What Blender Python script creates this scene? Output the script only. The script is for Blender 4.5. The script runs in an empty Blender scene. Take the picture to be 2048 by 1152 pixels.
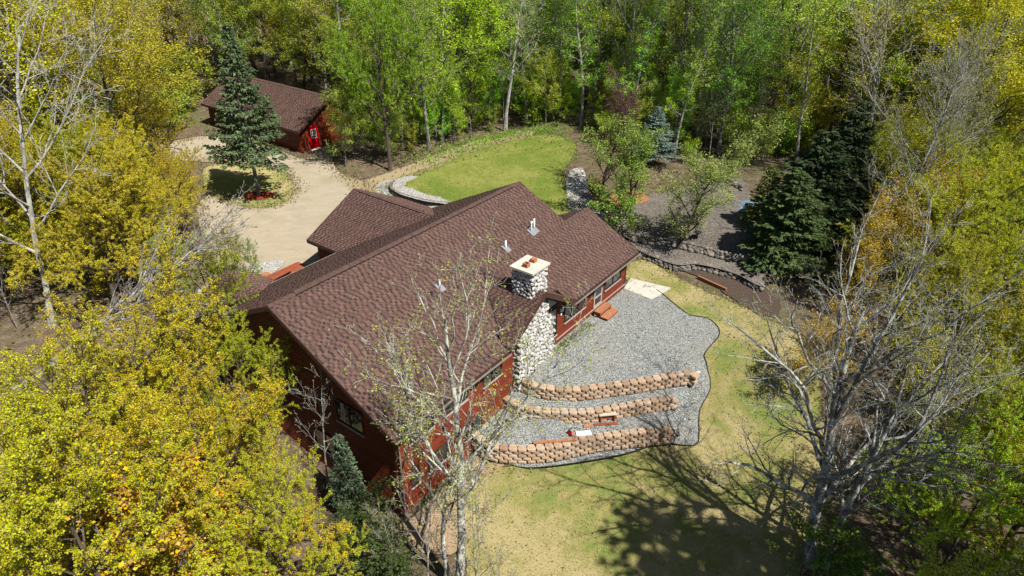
import bpy, math, random
import numpy as np
from mathutils import Vector, Matrix
from mathutils.geometry import delaunay_2d_cdt

S = bpy.context.scene
COL = S.collection
rnd = random.Random(7)
R = math.radians

# ------------------------------------------------------------------ camera, sky, sun, exposure
F_PX, PITCH, ROLL, YAW, CU, CV, CAM_H = 1365.0, 30.21, 0.41, 36.57, -13.01, 22.02, 20.58
cam_d = bpy.data.cameras.new('camera')
cam = bpy.data.objects.new('camera', cam_d)
COL.objects.link(cam)
cam_d.sensor_width = 36.0
cam_d.lens = 36.0 * F_PX / 2048.0
cam_d.clip_start = 0.2
cam_d.clip_end = 3000
cam.location = (0, 0, CAM_H)
cam.matrix_world = (Matrix.Translation((0, 0, CAM_H)) @ Matrix.Rotation(R(90 - PITCH), 4, 'X') @ Matrix.Rotation(R(ROLL), 4, 'Z'))
S.camera = cam

SUN_EL, SUN_OFF = 57.0, 8.0        # elevation; horizontal offset from the house's front normal
_y = R(YAW)
U_W = Vector((math.sin(_y), math.cos(_y), 0))     # along the house ridge
V_W = Vector((math.cos(_y), -math.sin(_y), 0))    # out of the house front
sh = (V_W * math.cos(R(SUN_OFF)) - U_W * math.sin(R(SUN_OFF))).normalized()
SUN_DIR = Vector((sh.x * math.cos(R(SUN_EL)), sh.y * math.cos(R(SUN_EL)), math.sin(R(SUN_EL))))
world = bpy.data.worlds.new('World')
S.world = world
world.use_nodes = True
wn = world.node_tree
bg = wn.nodes['Background']
sky = wn.nodes.new('ShaderNodeTexSky')
sky.sky_type = 'NISHITA'
sky.sun_disc = False
sky.sun_elevation = R(SUN_EL)
sky.sun_rotation = math.atan2(SUN_DIR.x, SUN_DIR.y)
sky.altitude = 300
wn.links.new(sky.outputs[0], bg.inputs[0])
bg.inputs[1].default_value = 0.05
sd = bpy.data.lights.new('sun', 'SUN')
sd.energy = 5.0
sd.angle = R(0.53)
sd.color = (1.0, 0.95, 0.87)
sun = bpy.data.objects.new('sun', sd)
COL.objects.link(sun)
sun.location = (20, -20, 60)
sun.rotation_euler = SUN_DIR.to_track_quat('Z', 'Y').to_euler()
S.view_settings.view_transform = 'Standard'
S.view_settings.look = 'None'
S.view_settings.gamma = 1
S.view_settings.use_curve_mapping = False
S.view_settings.exposure = 0.75
S.cycles.max_bounces = 6
S.cycles.diffuse_bounces = 3
S.cycles.transmission_bounces = 4
S.cycles.transparent_max_bounces = 6
S.cycles.use_denoising = True

# ------------------------------------------------------------------ measuring helpers
def ray(px, py):
    a = (px - 1024) / F_PX; b = (py - 576) / F_PX
    r = R(ROLL); t = R(PITCH)
    a, b = a * math.cos(r) + b * math.sin(r), -a * math.sin(r) + b * math.cos(r)
    return a, math.cos(t) - b * math.sin(t), -math.sin(t) - b * math.cos(t)
def at(px, py, z=0.0):
    d = ray(px, py); k = (z - CAM_H) / d[2]
    return Vector((d[0] * k, d[1] * k, z))
def to_uv(x, y):
    return (x * math.sin(_y) + y * math.cos(_y) + CU, x * math.cos(_y) - y * math.sin(_y) + CV)
def W(u, v, z=0.0):
    du = u - CU; dv = v - CV
    return Vector((du * math.sin(_y) + dv * math.cos(_y), du * math.cos(_y) - dv * math.sin(_y), z))
def project(p):
    t = R(PITCH); dz = p[2] - CAM_H
    fw = p[1] * math.cos(t) - dz * math.sin(t); up = p[1] * math.sin(t) + dz * math.cos(t)
    if fw < 0.5: return None
    a = p[0] / fw; b = -up / fw; r = R(ROLL)
    a, b = a * math.cos(r) - b * math.sin(r), a * math.sin(r) + b * math.cos(r)
    return 1024 + F_PX * a, 576 + F_PX * b, fw

def sstep(x, a, b):
    t = min(1.0, max(0.0, (x - a) / (b - a))); return t * t * (3 - 2 * t)
def ground_h(x, y):
    u, v = to_uv(x, y)
    q = -.61 * (u - 9.0) + .79 * (v - 9.3)
    h = -2.4 * sstep(q, -2.0, 3.0)
    # beside the left gable the bank falls from the drive to the lower yard
    h2 = -2.4 * sstep(v, -9.0, 1.5) * (1 - sstep(u, 3.0, 12.0))
    h = min(h, h2)
    ucut = 20.0 + 6.4 * sstep(v, -2, 3)
    h += .8 * sstep(u - ucut, 0, 2.2) * sstep(v, -18, -14) * (1 - sstep(v, 11, 15))
    return h
def hz(p): return ground_h(p[0], p[1])
def atg(px, py, dz=0.0):
    """ground point seen at a pixel of the photograph"""
    z = 0.0
    for _ in range(12):
        p = at(px, py, z); z = .5 * z + .5 * ground_h(p.x, p.y)
    p = at(px, py, z); p.z = ground_h(p.x, p.y) + dz
    return p

# ------------------------------------------------------------------ object helpers
def link(o, parent=None):
    COL.objects.link(o)
    if parent is not None: o.parent = parent
    return o
def mesh_from(name, verts, faces, smooth=False, mats=()):
    me = bpy.data.meshes.new(name)
    me.from_pydata([tuple(v) for v in verts], [], faces)
    me.validate(clean_customdata=False)
    for m in mats: me.materials.append(m)
    if smooth:
        me.polygons.foreach_set('use_smooth', [True] * len(me.polygons))
    return me
def mesh_np(name, V, FQ, mat, smooth=False):
    """V (n,3), FQ (m,k) integer faces, all k-gons; fast path"""
    me = bpy.data.meshes.new(name)
    V = np.asarray(V, np.float32); FQ = np.asarray(FQ, np.int32); k = FQ.shape[1]
    me.vertices.add(len(V)); me.vertices.foreach_set('co', V.ravel())
    me.loops.add(FQ.size); me.loops.foreach_set('vertex_index', FQ.ravel())
    me.polygons.add(len(FQ))
    me.polygons.foreach_set('loop_start', np.arange(0, FQ.size, k, dtype=np.int32))
    me.polygons.foreach_set('loop_total', np.full(len(FQ), k, np.int32))
    me.update(calc_edges=True)
    if smooth: me.polygons.foreach_set('use_smooth', np.ones(len(FQ), bool))
    if mat: me.materials.append(mat)
    return me
def obj(name, me, parent=None, loc=None, rz=None):
    o = bpy.data.objects.new(name, me)
    link(o, parent)
    if loc is not None: o.location = loc
    if rz is not None: o.rotation_euler = (0, 0, rz)
    return o
def empty(name, loc=(0, 0, 0), rz=0.0):
    o = bpy.data.objects.new(name, None)
    o.empty_display_size = .3
    o.location = loc; o.rotation_euler = (0, 0, rz)
    return link(o)
def tag(o, label=None, cat=None, group=None, kind=None):
    if label: o['label'] = label
    if cat: o['category'] = cat
    if group: o['group'] = group
    if kind: o['kind'] = kind
    return o
class MB:
    def __init__(s): s.v = []; s.f = []
    def poly(s, pts):
        n = len(s.v); s.v += [tuple(p) for p in pts]; s.f.append(tuple(range(n, n + len(pts)))); return s
    def box(s, x0, x1, y0, y1, z0, z1):
        n = len(s.v)
        s.v += [(x0, y0, z0), (x1, y0, z0), (x1, y1, z0), (x0, y1, z0), (x0, y0, z1), (x1, y0, z1), (x1, y1, z1), (x0, y1, z1)]
        s.f += [tuple(n + i for i in q) for q in ((0, 3, 2, 1), (4, 5, 6, 7), (0, 1, 5, 4), (1, 2, 6, 5), (2, 3, 7, 6), (3, 0, 4, 7))]
        return s
    def slab(s, top, dz):
        """polygon 'top' (ccw from above) extruded straight down by dz"""
        n = len(s.v); k = len(top)
        s.v += [tuple(p) for p in top] + [(p[0], p[1], p[2] - dz) for p in top]
        s.f.append(tuple(range(n, n + k))); s.f.append(tuple(range(n + 2 * k - 1, n + k - 1, -1)))
        for i in range(k):
            j = (i + 1) % k; s.f.append((n + i, n + k + i, n + k + j, n + j))
        return s
    def bar(s, a, b, w, h, up=(0, 0, 1)):
        a = Vector(a); b = Vector(b); d = (b - a).normalized(); up = Vector(up)
        x = d.cross(up).normalized() * w / 2; z = x.cross(d).normalized() * h / 2
        n = len(s.v)
        for p in (a, b):
            s.v += [tuple(p - x - z), tuple(p + x - z), tuple(p + x + z), tuple(p - x + z)]
        s.f += [tuple(n + i for i in q) for q in ((0, 1, 2, 3), (7, 6, 5, 4), (0, 4, 5, 1), (1, 5, 6, 2), (2, 6, 7, 3), (3, 7, 4, 0))]
        return s
    def tube(s, pts, rad, k=8, cap=True):
        n0 = len(s.v); pts = [Vector(p) for p in pts]
        if not hasattr(rad, '__len__'): rad = [rad] * len(pts)
        for i, p in enumerate(pts):
            d = (pts[min(i + 1, len(pts) - 1)] - pts[max(i - 1, 0)]).normalized()
            a = d.orthogonal().normalized() if abs(d.z) < .9 else Vector((1, 0, 0)).cross(d).normalized()
            b = d.cross(a)
            for j in range(k):
                t = 2 * math.pi * j / k
                s.v.append(tuple(p + (a * math.cos(t) + b * math.sin(t)) * rad[i]))
        for i in range(len(pts) - 1):
            for j in range(k):
                j2 = (j + 1) % k
                s.f.append((n0 + i * k + j, n0 + i * k + j2, n0 + (i + 1) * k + j2, n0 + (i + 1) * k + j))
        if cap:
            s.f.append(tuple(n0 + j for j in range(k - 1, -1, -1))); s.f.append(tuple(n0 + (len(pts) - 1) * k + j for j in range(k)))
        return s
    def build(s, name, mat, parent=None, smooth=False, loc=None, rz=None):
        return obj(name, mesh_from(name, s.v, s.f, smooth, [mat]), parent, loc, rz)

# ------------------------------------------------------------------ materials
def mat(name):
    m = bpy.data.materials.new(name); m.use_nodes = True
    b_ = m.node_tree.nodes['Principled BSDF']
    if 'Diffuse Roughness' in b_.inputs: b_.inputs['Diffuse Roughness'].default_value = .8
    b_.inputs['Specular IOR Level'].default_value = .2
    return m, m.node_tree.nodes, m.node_tree.links, m.node_tree.nodes['Principled BSDF']
def noise(nd, lk, scale, detail=4, rough=.6, vec=None, dist=0):
    n = nd.new('ShaderNodeTexNoise'); n.inputs['Scale'].default_value = scale
    n.inputs['Detail'].default_value = detail; n.inputs['Roughness'].default_value = rough
    n.inputs['Distortion'].default_value = dist
    if vec is not None: lk.new(vec, n.inputs['Vector'])
    return n.outputs['Fac']
def ramp(nd, lk, src, stops):
    r = nd.new('ShaderNodeValToRGB'); e = r.color_ramp.elements
    e[0].position, e[0].color = stops[0][0], (*stops[0][1], 1)
    e[1].position, e[1].color = stops[-1][0], (*stops[-1][1], 1)
    for p, c in stops[1:-1]:
        x = e.new(p); x.color = (*c, 1)
    lk.new(src, r.inputs[0]); return r.outputs[0]
def g(v): return (v, v, v)
def mixc(nd, lk, fac, a, b, mode='MIX'):
    m = nd.new('ShaderNodeMix'); m.data_type = 'RGBA'; m.blend_type = mode
    for i, x in ((0, fac), (6, a), (7, b)):
        if hasattr(x, 'is_output') or isinstance(x, bpy.types.NodeSocket): lk.new(x, m.inputs[i])
        elif i == 0: m.inputs[0].default_value = x
        else: m.inputs[i].default_value = (*x, 1)
    return m.outputs[2]
def bump(nd, lk, b, h, strength=.4, dist=.05):
    n = nd.new('ShaderNodeBump'); n.inputs['Strength'].default_value = strength; n.inputs['Distance'].default_value = dist
    lk.new(h, n.inputs['Height']); lk.new(n.outputs[0], b.inputs['Normal'])
def objco(nd): return nd.new('ShaderNodeTexCoord').outputs['Object']
def geo(nd, out): return nd.new('ShaderNodeNewGeometry').outputs[out]

def plain(name, c, rough=.6, var=.25, scale=6, metallic=0, fine=60):
    m, nd, lk, b = mat(name); v = objco(nd)
    f = noise(nd, lk, scale, 5, .65, v)
    c2 = tuple(x * (1 - var) for x in c); c3 = tuple(min(1, x * (1 + var)) for x in c)
    lk.new(ramp(nd, lk, f, [(.3, c2), (.7, c3)]), b.inputs['Base Color'])
    b.inputs['Roughness'].default_value = rough; b.inputs['Metallic'].default_value = metallic
    bump(nd, lk, b, noise(nd, lk, fine, 3, .6, v), .25, .01)
    return m

def forest_floor():
    m, nd, lk, b = mat('forest_floor'); v = objco(nd)
    big = noise(nd, lk, .12, 4, .6, v); med = noise(nd, lk, 1.4, 6, .7, v); fin = noise(nd, lk, 9, 6, .8, v)
    c = ramp(nd, lk, med, [(.3, (.085, .062, .042)), (.5, (.17, .125, .085)), (.72, (.30, .235, .165))])
    c = mixc(nd, lk, ramp(nd, lk, fin, [(.38, g(0)), (.62, g(1))]), mixc(nd, lk, .65, c, (.05, .037, .026)), c)
    c = mixc(nd, lk, ramp(nd, lk, big, [(.48, g(0)), (.66, g(.75))]), c, (.085, .11, .03))
    lk.new(c, b.inputs['Base Color']); b.inputs['Roughness'].default_value = .95
    bump(nd, lk, b, fin, .8, .08); return m
def lawn_mat(name, dry, green, lush, bias):
    m, nd, lk, b = mat(name); v = objco(nd)
    big = noise(nd, lk, .28, 5, .62, v, .4); med = noise(nd, lk, 1.5, 5, .7, v, .3); fin = noise(nd, lk, 14, 6, .8, v); vf = noise(nd, lk, 45, 3, .8, v)
    f = nd.new('ShaderNodeMath'); f.operation = 'MULTIPLY_ADD'; lk.new(med, f.inputs[0]); f.inputs[1].default_value = .55; lk.new(big, f.inputs[2])
    c = ramp(nd, lk, f.outputs[0], [(.64 + bias, dry), (.78 + bias, green), (.90 + bias, lush)])
    d = mixc(nd, lk, ramp(nd, lk, fin, [(.30, g(.75)), (.62, g(0))]), c, tuple(x * .45 for x in green))
    d = mixc(nd, lk, ramp(nd, lk, vf, [(.45, g(0)), (.72, g(.55))]), d, tuple(min(1, x * 1.35) for x in dry))
    lk.new(d, b.inputs['Base Color']); b.inputs['Roughness'].default_value = .95
    bump(nd, lk, b, fin, .7, .05); return m
def gravel_mat(name, lo, mid, hi, scale=14.0):
    m, nd, lk, b = mat(name); v = objco(nd)
    vo = nd.new('ShaderNodeTexVoronoi'); vo.inputs['Scale'].default_value = scale; lk.new(v, vo.inputs['Vector'])
    sp = nd.new('ShaderNodeSeparateColor'); lk.new(vo.outputs['Color'], sp.inputs[0])
    c = ramp(nd, lk, sp.outputs[0], [(0, lo), (.35, mid), (.8, hi), (1, tuple(min(.85, x * 1.5) for x in hi))])
    tint = ramp(nd, lk, sp.outputs[1], [(0, (1.12, 1.0, .86)), (.5, (1, 1, 1)), (1, (.88, 1.0, 1.08))])
    c = mixc(nd, lk, 1.0, c, tint, 'MULTIPLY')
    c = mixc(nd, lk, ramp(nd, lk, vo.outputs['Distance'], [(.45, g(0)), (.75, g(.85))]), c, tuple(x * .3 for x in lo))
    big = noise(nd, lk, .5, 4, .6, v)
    c = mixc(nd, lk, ramp(nd, lk, big, [(.45, g(0)), (.75, g(.3))]), c, (.34, .31, .26))
    lk.new(c, b.inputs['Base Color']); b.inputs['Roughness'].default_value = .85
    inv = nd.new('ShaderNodeMath'); inv.operation = 'SUBTRACT'; inv.inputs[0].default_value = 1; lk.new(vo.outputs['Distance'], inv.inputs[1])
    bump(nd, lk, b, inv.outputs[0], .9, .05); return m
def drive_mat():
    m, nd, lk, b = mat('packed_sand'); v = objco(nd)
    mp = nd.new('ShaderNodeMapping'); lk.new(v, mp.inputs[0]); mp.inputs['Scale'].default_value = (.55, 1.0, 1); mp.inputs['Rotation'].default_value = (0, 0, .35)
    streak = noise(nd, lk, 1.3, 9, .78, mp.outputs[0], .5); big = noise(nd, lk, .22, 4, .6, v, .5); fin = noise(nd, lk, 12, 6, .8, v)
    c = ramp(nd, lk, streak, [(.3, (.29, .25, .185)), (.5, (.345, .30, .225)), (.7, (.40, .35, .27))])
    c = mixc(nd, lk, ramp(nd, lk, big, [(.5, g(0)), (.72, g(.7))]), c, (.22, .19, .085))
    c = mixc(nd, lk, ramp(nd, lk, fin, [(.3, g(.4)), (.55, g(0))]), c, (.2, .155, .1))
    lk.new(c, b.inputs['Base Color']); b.inputs['Roughness'].default_value = .95
    bump(nd, lk, b, fin, .5, .04); return m
def mulch_mat(name, a, c2):
    m, nd, lk, b = mat(name); v = objco(nd)
    fin = noise(nd, lk, 16, 6, .8, v)
    lk.new(ramp(nd, lk, fin, [(.3, tuple(x * .25 for x in a)), (.48, a), (.68, c2)]), b.inputs['Base Color'])
    b.inputs['Roughness'].default_value = .95; bump(nd, lk, b, fin, .9, .06); return m
def attr_mat(name, c0, c1, c2, rough=.9, attr='shade', bscale=90, bstr=.15, bdist=.004):
    m, nd, lk, b = mat(name)
    a = nd.new('ShaderNodeAttribute'); a.attribute_name = attr
    v = objco(nd)
    c = ramp(nd, lk, a.outputs['Fac'], [(0, c0), (.55, c1), (1, c2)])
    n = noise(nd, lk, .6, 4, .6, v); c = mixc(nd, lk, ramp(nd, lk, n, [(.4, g(0)), (.75, g(.25))]), c, tuple(x * 1.15 for x in c1))
    f = noise(nd, lk, bscale, 3, .7, v); c = mixc(nd, lk, ramp(nd, lk, f, [(.3, g(.35)), (.6, g(0))]), c, c0)
    lk.new(c, b.inputs['Base Color']); b.inputs['Roughness'].default_value = rough
    bump(nd, lk, b, f, bstr, bdist); return m
def wood_mat(name, c, rough=.55, dark=.5):
    m, nd, lk, b = mat(name); v = objco(nd)
    oi = nd.new('ShaderNodeObjectInfo')
    mp = nd.new('ShaderNodeMapping'); lk.new(v, mp.inputs[0]); mp.inputs['Scale'].default_value = (1.2, 9, 9)
    cmb = nd.new('ShaderNodeCombineXYZ'); lk.new(oi.outputs['Random'], cmb.inputs[0])
    lk.new(cmb.outputs[0], mp.inputs['Location'])
    n = noise(nd, lk, 2.2, 6, .7, mp.outputs[0], .5)
    col = ramp(nd, lk, n, [(.25, tuple(x * dark for x in c)), (.55, c), (.8, tuple(min(1, x * 1.35) for x in c))])
    hv = ramp(nd, lk, oi.outputs['Random'], [(0, (.82, .82, .82)), (1, (1.15, 1.12, 1.1))])
    lk.new(mixc(nd, lk, 1.0, col, hv, 'MULTIPLY'), b.inputs['Base Color']); b.inputs['Roughness'].default_value = rough
    bump(nd, lk, b, n, .3, .01); return m
def stone_mat(name, stops, rough=.8, lichen=None):
    m, nd, lk, b = mat(name); v = objco(nd); oi = nd.new('ShaderNodeObjectInfo')
    a = nd.new('ShaderNodeAttribute'); a.attribute_name = 'shade'
    ad = nd.new('ShaderNodeMath'); ad.operation = 'ADD'; lk.new(oi.outputs['Random'], ad.inputs[0]); lk.new(a.outputs['Fac'], ad.inputs[1])
    fr = nd.new('ShaderNodeMath'); fr.operation = 'FRACT'; lk.new(ad.outputs[0], fr.inputs[0])
    c = ramp(nd, lk, fr.outputs[0], stops)
    n = noise(nd, lk, 7, 5, .7, v); c = mixc(nd, lk, ramp(nd, lk, n, [(.35, g(.45)), (.6, g(0))]), c, tuple(x * .45 for x in stops[0][1]))
    if lichen:
        n2 = noise(nd, lk, 3.1, 4, .6, v); c = mixc(nd, lk, ramp(nd, lk, n2, [(.56, g(0)), (.66, g(.6))]), c, lichen)
    lk.new(c, b.inputs['Base Color']); b.inputs['Roughness'].default_value = rough
    bump(nd, lk, b, noise(nd, lk, 30, 4, .7, v), .5, .02); return m
def glass_mat():
    m, nd, lk, b = mat('window_glass'); v = objco(nd)
    b.inputs['Base Color'].default_value = (.012, .016, .018, 1); b.inputs['Roughness'].default_value = .03
    b.inputs['Specular IOR Level'].default_value = 1.0; b.inputs['IOR'].default_value = 1.75
    bump(nd, lk, b, noise(nd, lk, 1.3, 2, .5, v), .05, .02); return m
def bark_mat(name, dark, light, lich, amount=.5, vs=1.0):
    m, nd, lk, b = mat(name); v = objco(nd)
    mp = nd.new('ShaderNodeMapping'); lk.new(v, mp.inputs[0]); mp.inputs['Scale'].default_value = (3 * vs, 3 * vs, .8 * vs)
    n = noise(nd, lk, 2.5, 6, .75, mp.outputs[0]); l = noise(nd, lk, 1.7, 6, .75, v, .4)
    c = ramp(nd, lk, n, [(.3, dark), (.65, light)])
    c = mixc(nd, lk, ramp(nd, lk, l, [(.62 - amount * .3, g(0)), (.70 - amount * .3, g(.9))]), c, lich)
    lk.new(c, b.inputs['Base Color']); b.inputs['Roughness'].default_value = .95
    bump(nd, lk, b, n, .8, .03); return m
def leaf_mat(name, trans=.40, hue=.022, spread=.5, rough=.5):
    """colour comes from the object's colour; each leaf varies a little"""
    m, nd, lk, b = mat(name)
    oi = nd.new('ShaderNodeObjectInfo'); isl = geo(nd, 'Random Per Island')
    hs = nd.new('ShaderNodeHueSaturation'); lk.new(oi.outputs['Color'], hs.inputs['Color'])
    def mr(lo, hi, src):
        r = nd.new('ShaderNodeMapRange'); r.inputs[3].default_value = lo; r.inputs[4].default_value = hi; lk.new(src, r.inputs[0]); return r.outputs[0]
    wn_ = nd.new('ShaderNodeTexWhiteNoise'); wn_.noise_dimensions = '1D'; lk.new(isl, wn_.inputs['W'])
    v = objco(nd); cl = noise(nd, lk, .45, 3, .6, v)
    ad = nd.new('ShaderNodeMath'); ad.operation = 'MULTIPLY_ADD'; lk.new(cl, ad.inputs[0]); ad.inputs[1].default_value = .05; lk.new(mr(.478 - hue, .478 + hue, isl), ad.inputs[2])
    lk.new(ad.outputs[0], hs.inputs['Hue']); cl2 = noise(nd, lk, 2.2, 3, .7, v)
    mv = nd.new('ShaderNodeMath'); mv.operation = 'MULTIPLY'; lk.new(mr(1 - spread, 1 + spread * .7, wn_.outputs['Value']), mv.inputs[0])
    cr_ = nd.new('ShaderNodeMapRange'); lk.new(cl2, cr_.inputs[0]); cr_.inputs[1].default_value = .3; cr_.inputs[2].default_value = .7; cr_.inputs[3].default_value = .72; cr_.inputs[4].default_value = 1.22; lk.new(cr_.outputs[0], mv.inputs[1])
    lk.new(mv.outputs[0], hs.inputs['Value'])
    lk.new(mr(.85, 1.1, isl), hs.inputs['Saturation'])
    lk.new(hs.outputs[0], b.inputs['Base Color']); b.inputs['Roughness'].default_value = rough; b.inputs['Specular IOR Level'].default_value = .25
    tr = nd.new('ShaderNodeBsdfTranslucent'); lk.new(hs.outputs[0], tr.inputs[0])
    mx = nd.new('ShaderNodeMixShader'); mx.inputs[0].default_value = trans
    lk.new(b.outputs[0], mx.inputs[1]); lk.new(tr.outputs[0], mx.inputs[2]); lk.new(mx.outputs[0], nd['Material Output'].inputs[0])
    return m

M = {}
M['floor'] = forest_floor()
M['lawn'] = lawn_mat('dry_lawn', (.42, .35, .185), (.25, .245, .075), (.115, .20, .028), .02)
M['lawn_back'] = lawn_mat('green_lawn', (.25, .25, .075), (.155, .195, .034), (.10, .165, .022), -.0)
M['gravel'] = gravel_mat('grey_gravel', (.16, .168, .165), (.285, .298, .29), (.40, .415, .405), 24)
M['gravel_pale'] = gravel_mat('pale_gravel', (.24, .235, .22), (.42, .41, .39), (.52, .51, .49), 20)
M['gravel_path'] = gravel_mat('path_gravel', (.18, .175, .16), (.36, .35, .33), (.5, .49, .46), 8)
M['drive'] = drive_mat()
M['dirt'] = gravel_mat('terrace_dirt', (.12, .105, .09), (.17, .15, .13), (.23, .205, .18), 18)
M['mulch_red'] = mulch_mat('red_mulch', (.17, .035, .02), (.33, .075, .04))
M['mulch_orange'] = mulch_mat('orange_mulch', (.32, .15, .075), (.50, .27, .15))
M['straw'] = mulch_mat('straw_bank', (.30, .235, .14), (.46, .38, .24))
M['soil'] = mulch_mat('bare_soil', (.34, .25, .16), (.5, .38, .26))
M['concrete'] = plain('concrete', (.52, .49, .43), .85, .15, 3)
M['shingle'] = attr_mat('asphalt_shingle', (.027, .022, .023), (.105, .060, .048), (.165, .095, .076))
M['roof_deck'] = plain('roof_underlay', (.035, .027, .026), .9)
M['ridge'] = plain('ridge_shingle', (.082, .050, .041), .9, .3, 4)
M['vent_black'] = plain('ridge_vent_black', (.012, .011, .011), .7)
M['trim'] = plain('brown_trim', (.060, .030, .024), .45, .15, 2)
M['gutter'] = plain('grey_gutter', (.30, .27, .25), .4, .12, 2, .3)
M['soffit'] = plain('soffit_brown', (.05, .026, .02), .7)
M['siding'] = wood_mat('red_log_siding', (.185, .043, .024), .5, .5)
M['siding_dk'] = wood_mat('wall_sheathing', (.11, .02, .011), .7)
M['deckwood'] = wood_mat('red_stained_wood', (.27, .085, .05), .55)
M['plank'] = wood_mat('cedar_plank', (.42, .19, .105), .6)
M['plank_pale'] = wood_mat('pale_plank', (.62, .54, .43), .6)
M['door_red'] = plain('red_door_paint', (.42, .012, .016), .4, .1, 2)
M['white'] = plain('white_paint', (.74, .74, .72), .45, .06, 3)
M['grey_frame'] = plain('grey_window_frame', (.36, .34, .31), .5, .1, 3)
M['glass'] = glass_mat()
M['black'] = plain('black_rubber', (.03, .033, .038), .8, .3, 8)
M['metal'] = plain('galvanised_flashing', (.55, .57, .6), .35, .12, 5, .6)
M['clay'] = plain('clay_flue', (.40, .15, .08), .8, .2, 6)
M['fieldstone'] = stone_mat('pale_field_stone', [(0, (.26, .255, .24)), (.3, (.42, .41, .39)), (.7, (.54, .53, .51)), (1, (.62, .61, .59))], .75)
M['mortar'] = plain('gap_shade_mortar', (.075, .072, .066), .95, .3, 9)  # mortar painted dark to carry the shadow in the gaps between stones
M['block'] = stone_mat('tan_split_block', [(0, (.32, .225, .155)), (.4, (.46, .33, .225)), (.75, (.55, .41, .29)), (1, (.47, .39, .31))], .92)
M['block_dk'] = stone_mat('grey_brown_block', [(0, (.15, .12, .10)), (.5, (.21, .175, .145)), (1, (.26, .225, .19))], .92)
M['boulder'] = stone_mat('river_boulder', [(0, (.10, .10, .095)), (.3, (.20, .175, .15)), (.6, (.27, .255, .23)), (.85, (.38, .34, .29)), (1, (.22, .15, .11))], .8)
M['edging'] = plain('black_edging', (.03, .03, .028), .7)
M['tarp'] = plain('blue_tarp', (.17, .25, .33), .6, .4, 3)
M['bark_grey'] = bark_mat('grey_bark_lichen', (.08, .07, .06), (.21, .19, .17), (.36, .36, .31), .42)
M['bark_front'] = bark_mat('lichen_bark', (.06, .054, .048), (.20, .185, .165), (.44, .46, .39), .5)
M['bark_right'] = bark_mat('pale_lichen_bark', (.06, .056, .052), (.20, .19, .18), (.42, .44, .40), .5)
M['bark_pale'] = bark_mat('pale_aspen_bark', (.14, .13, .11), (.33, .31, .275), (.42, .42, .38), .5)
M['bark_white'] = bark_mat('white_birch_bark', (.34, .33, .31), (.62, .61, .58), (.66, .65, .62), .5)
M['bark_brown'] = bark_mat('brown_bark', (.045, .034, .026), (.13, .10, .08), (.22, .20, .17), .15)
M['bark_purple'] = bark_mat('purple_twig_bark', (.06, .03, .034), (.15, .085, .085), (.22, .16, .15), .1)
M['mulch_dark'] = mulch_mat('dark_mulch', (.075, .055, .042), (.14, .10, .078))
M['leaf'] = leaf_mat('spring_leaves')
M['needle'] = leaf_mat('conifer_needles', .25, .02, .45, .6)
M['petal'] = leaf_mat('mixed_leaves', .3, .04, .4)






# measured surfaces are all a little darker than their first estimates
for m_ in bpy.data.materials:
    if m_.name in ('spring_leaves', 'conifer_needles', 'mixed_leaves', 'pale_field_stone', 'white_paint', 'asphalt_shingle', 'ridge_shingle', 'lichen_bark', 'pale_lichen_bark', 'grey_bark_lichen', 'pale_aspen_bark', 'white_birch_bark'): continue
    nd_ = m_.node_tree.nodes; b_ = nd_['Principled BSDF'].inputs['Base Color']
    h_ = nd_.new('ShaderNodeHueSaturation'); h_.inputs['Value'].default_value = .80; h_.inputs['Saturation'].default_value = 1.04
    if b_.is_linked:
        src_ = b_.links[0].from_socket; m_.node_tree.links.new(src_, h_.inputs['Color'])
    else: h_.inputs['Color'].default_value = b_.default_value
    m_.node_tree.links.new(h_.outputs[0], b_)

# ------------------------------------------------------------------ ground sheets
def axis(core0, core1, step, out0, out1):
    a = list(np.arange(core0, core1 + 1e-6, step)); lo = []; x = core0; s = step
    while x > out0: s *= 1.35; x -= s; lo.append(x)
    hi = []; x = core1; s = step
    while x < out1: s *= 1.35; x += s; hi.append(x)
    return np.array(lo[::-1] + a + hi)
gx = axis(-42, 44, .6, -900, 900); gy = axis(4, 92, .6, -300, 1500)
GV = np.array([(x, y, ground_h(x, y) - .03) for y in gy for x in gx]); nx = len(gx)
GI = np.arange(len(GV)).reshape(len(gy), nx)
GF = np.stack([GI[:-1, :-1], GI[:-1, 1:], GI[1:, 1:], GI[1:, :-1]], -1).reshape(-1, 4)
tag(obj('ground', mesh_np('ground', GV, GF, M['floor'], True)), 'brown leaf-littered forest floor under the trees', None, None, 'structure')

def in_poly(x, y, P):
    c = False; n = len(P); j = n - 1
    for i in range(n):
        xi, yi = P[i][0], P[i][1]; xj, yj = P[j][0], P[j][1]
        if (yi > y) != (yj > y) and x < (xj - xi) * (y - yi) / (yj - yi) + xi: c = not c
        j = i
    return c
def smooth_loop(P, sub=6, closed=True):
    """Catmull-Rom through the points"""
    n = len(P); out = []
    for i in range(n if closed else n - 1):
        if closed: p0, p1, p2, p3 = (Vector(P[(i + k - 1) % n][:2]) for k in range(4))
        else: p0, p1, p2, p3 = (Vector(P[min(n - 1, max(0, i + k - 1))][:2]) for k in range(4))
        for s in range(sub):
            t = s / sub
            out.append(.5 * ((2 * p1) + (p2 - p0) * t + (2 * p0 - 5 * p1 + 4 * p2 - p3) * t * t + (3 * p1 - p0 - 3 * p2 + p3) * t ** 3))
    if not closed: out.append(Vector(P[-1][:2]))
    return out
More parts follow.
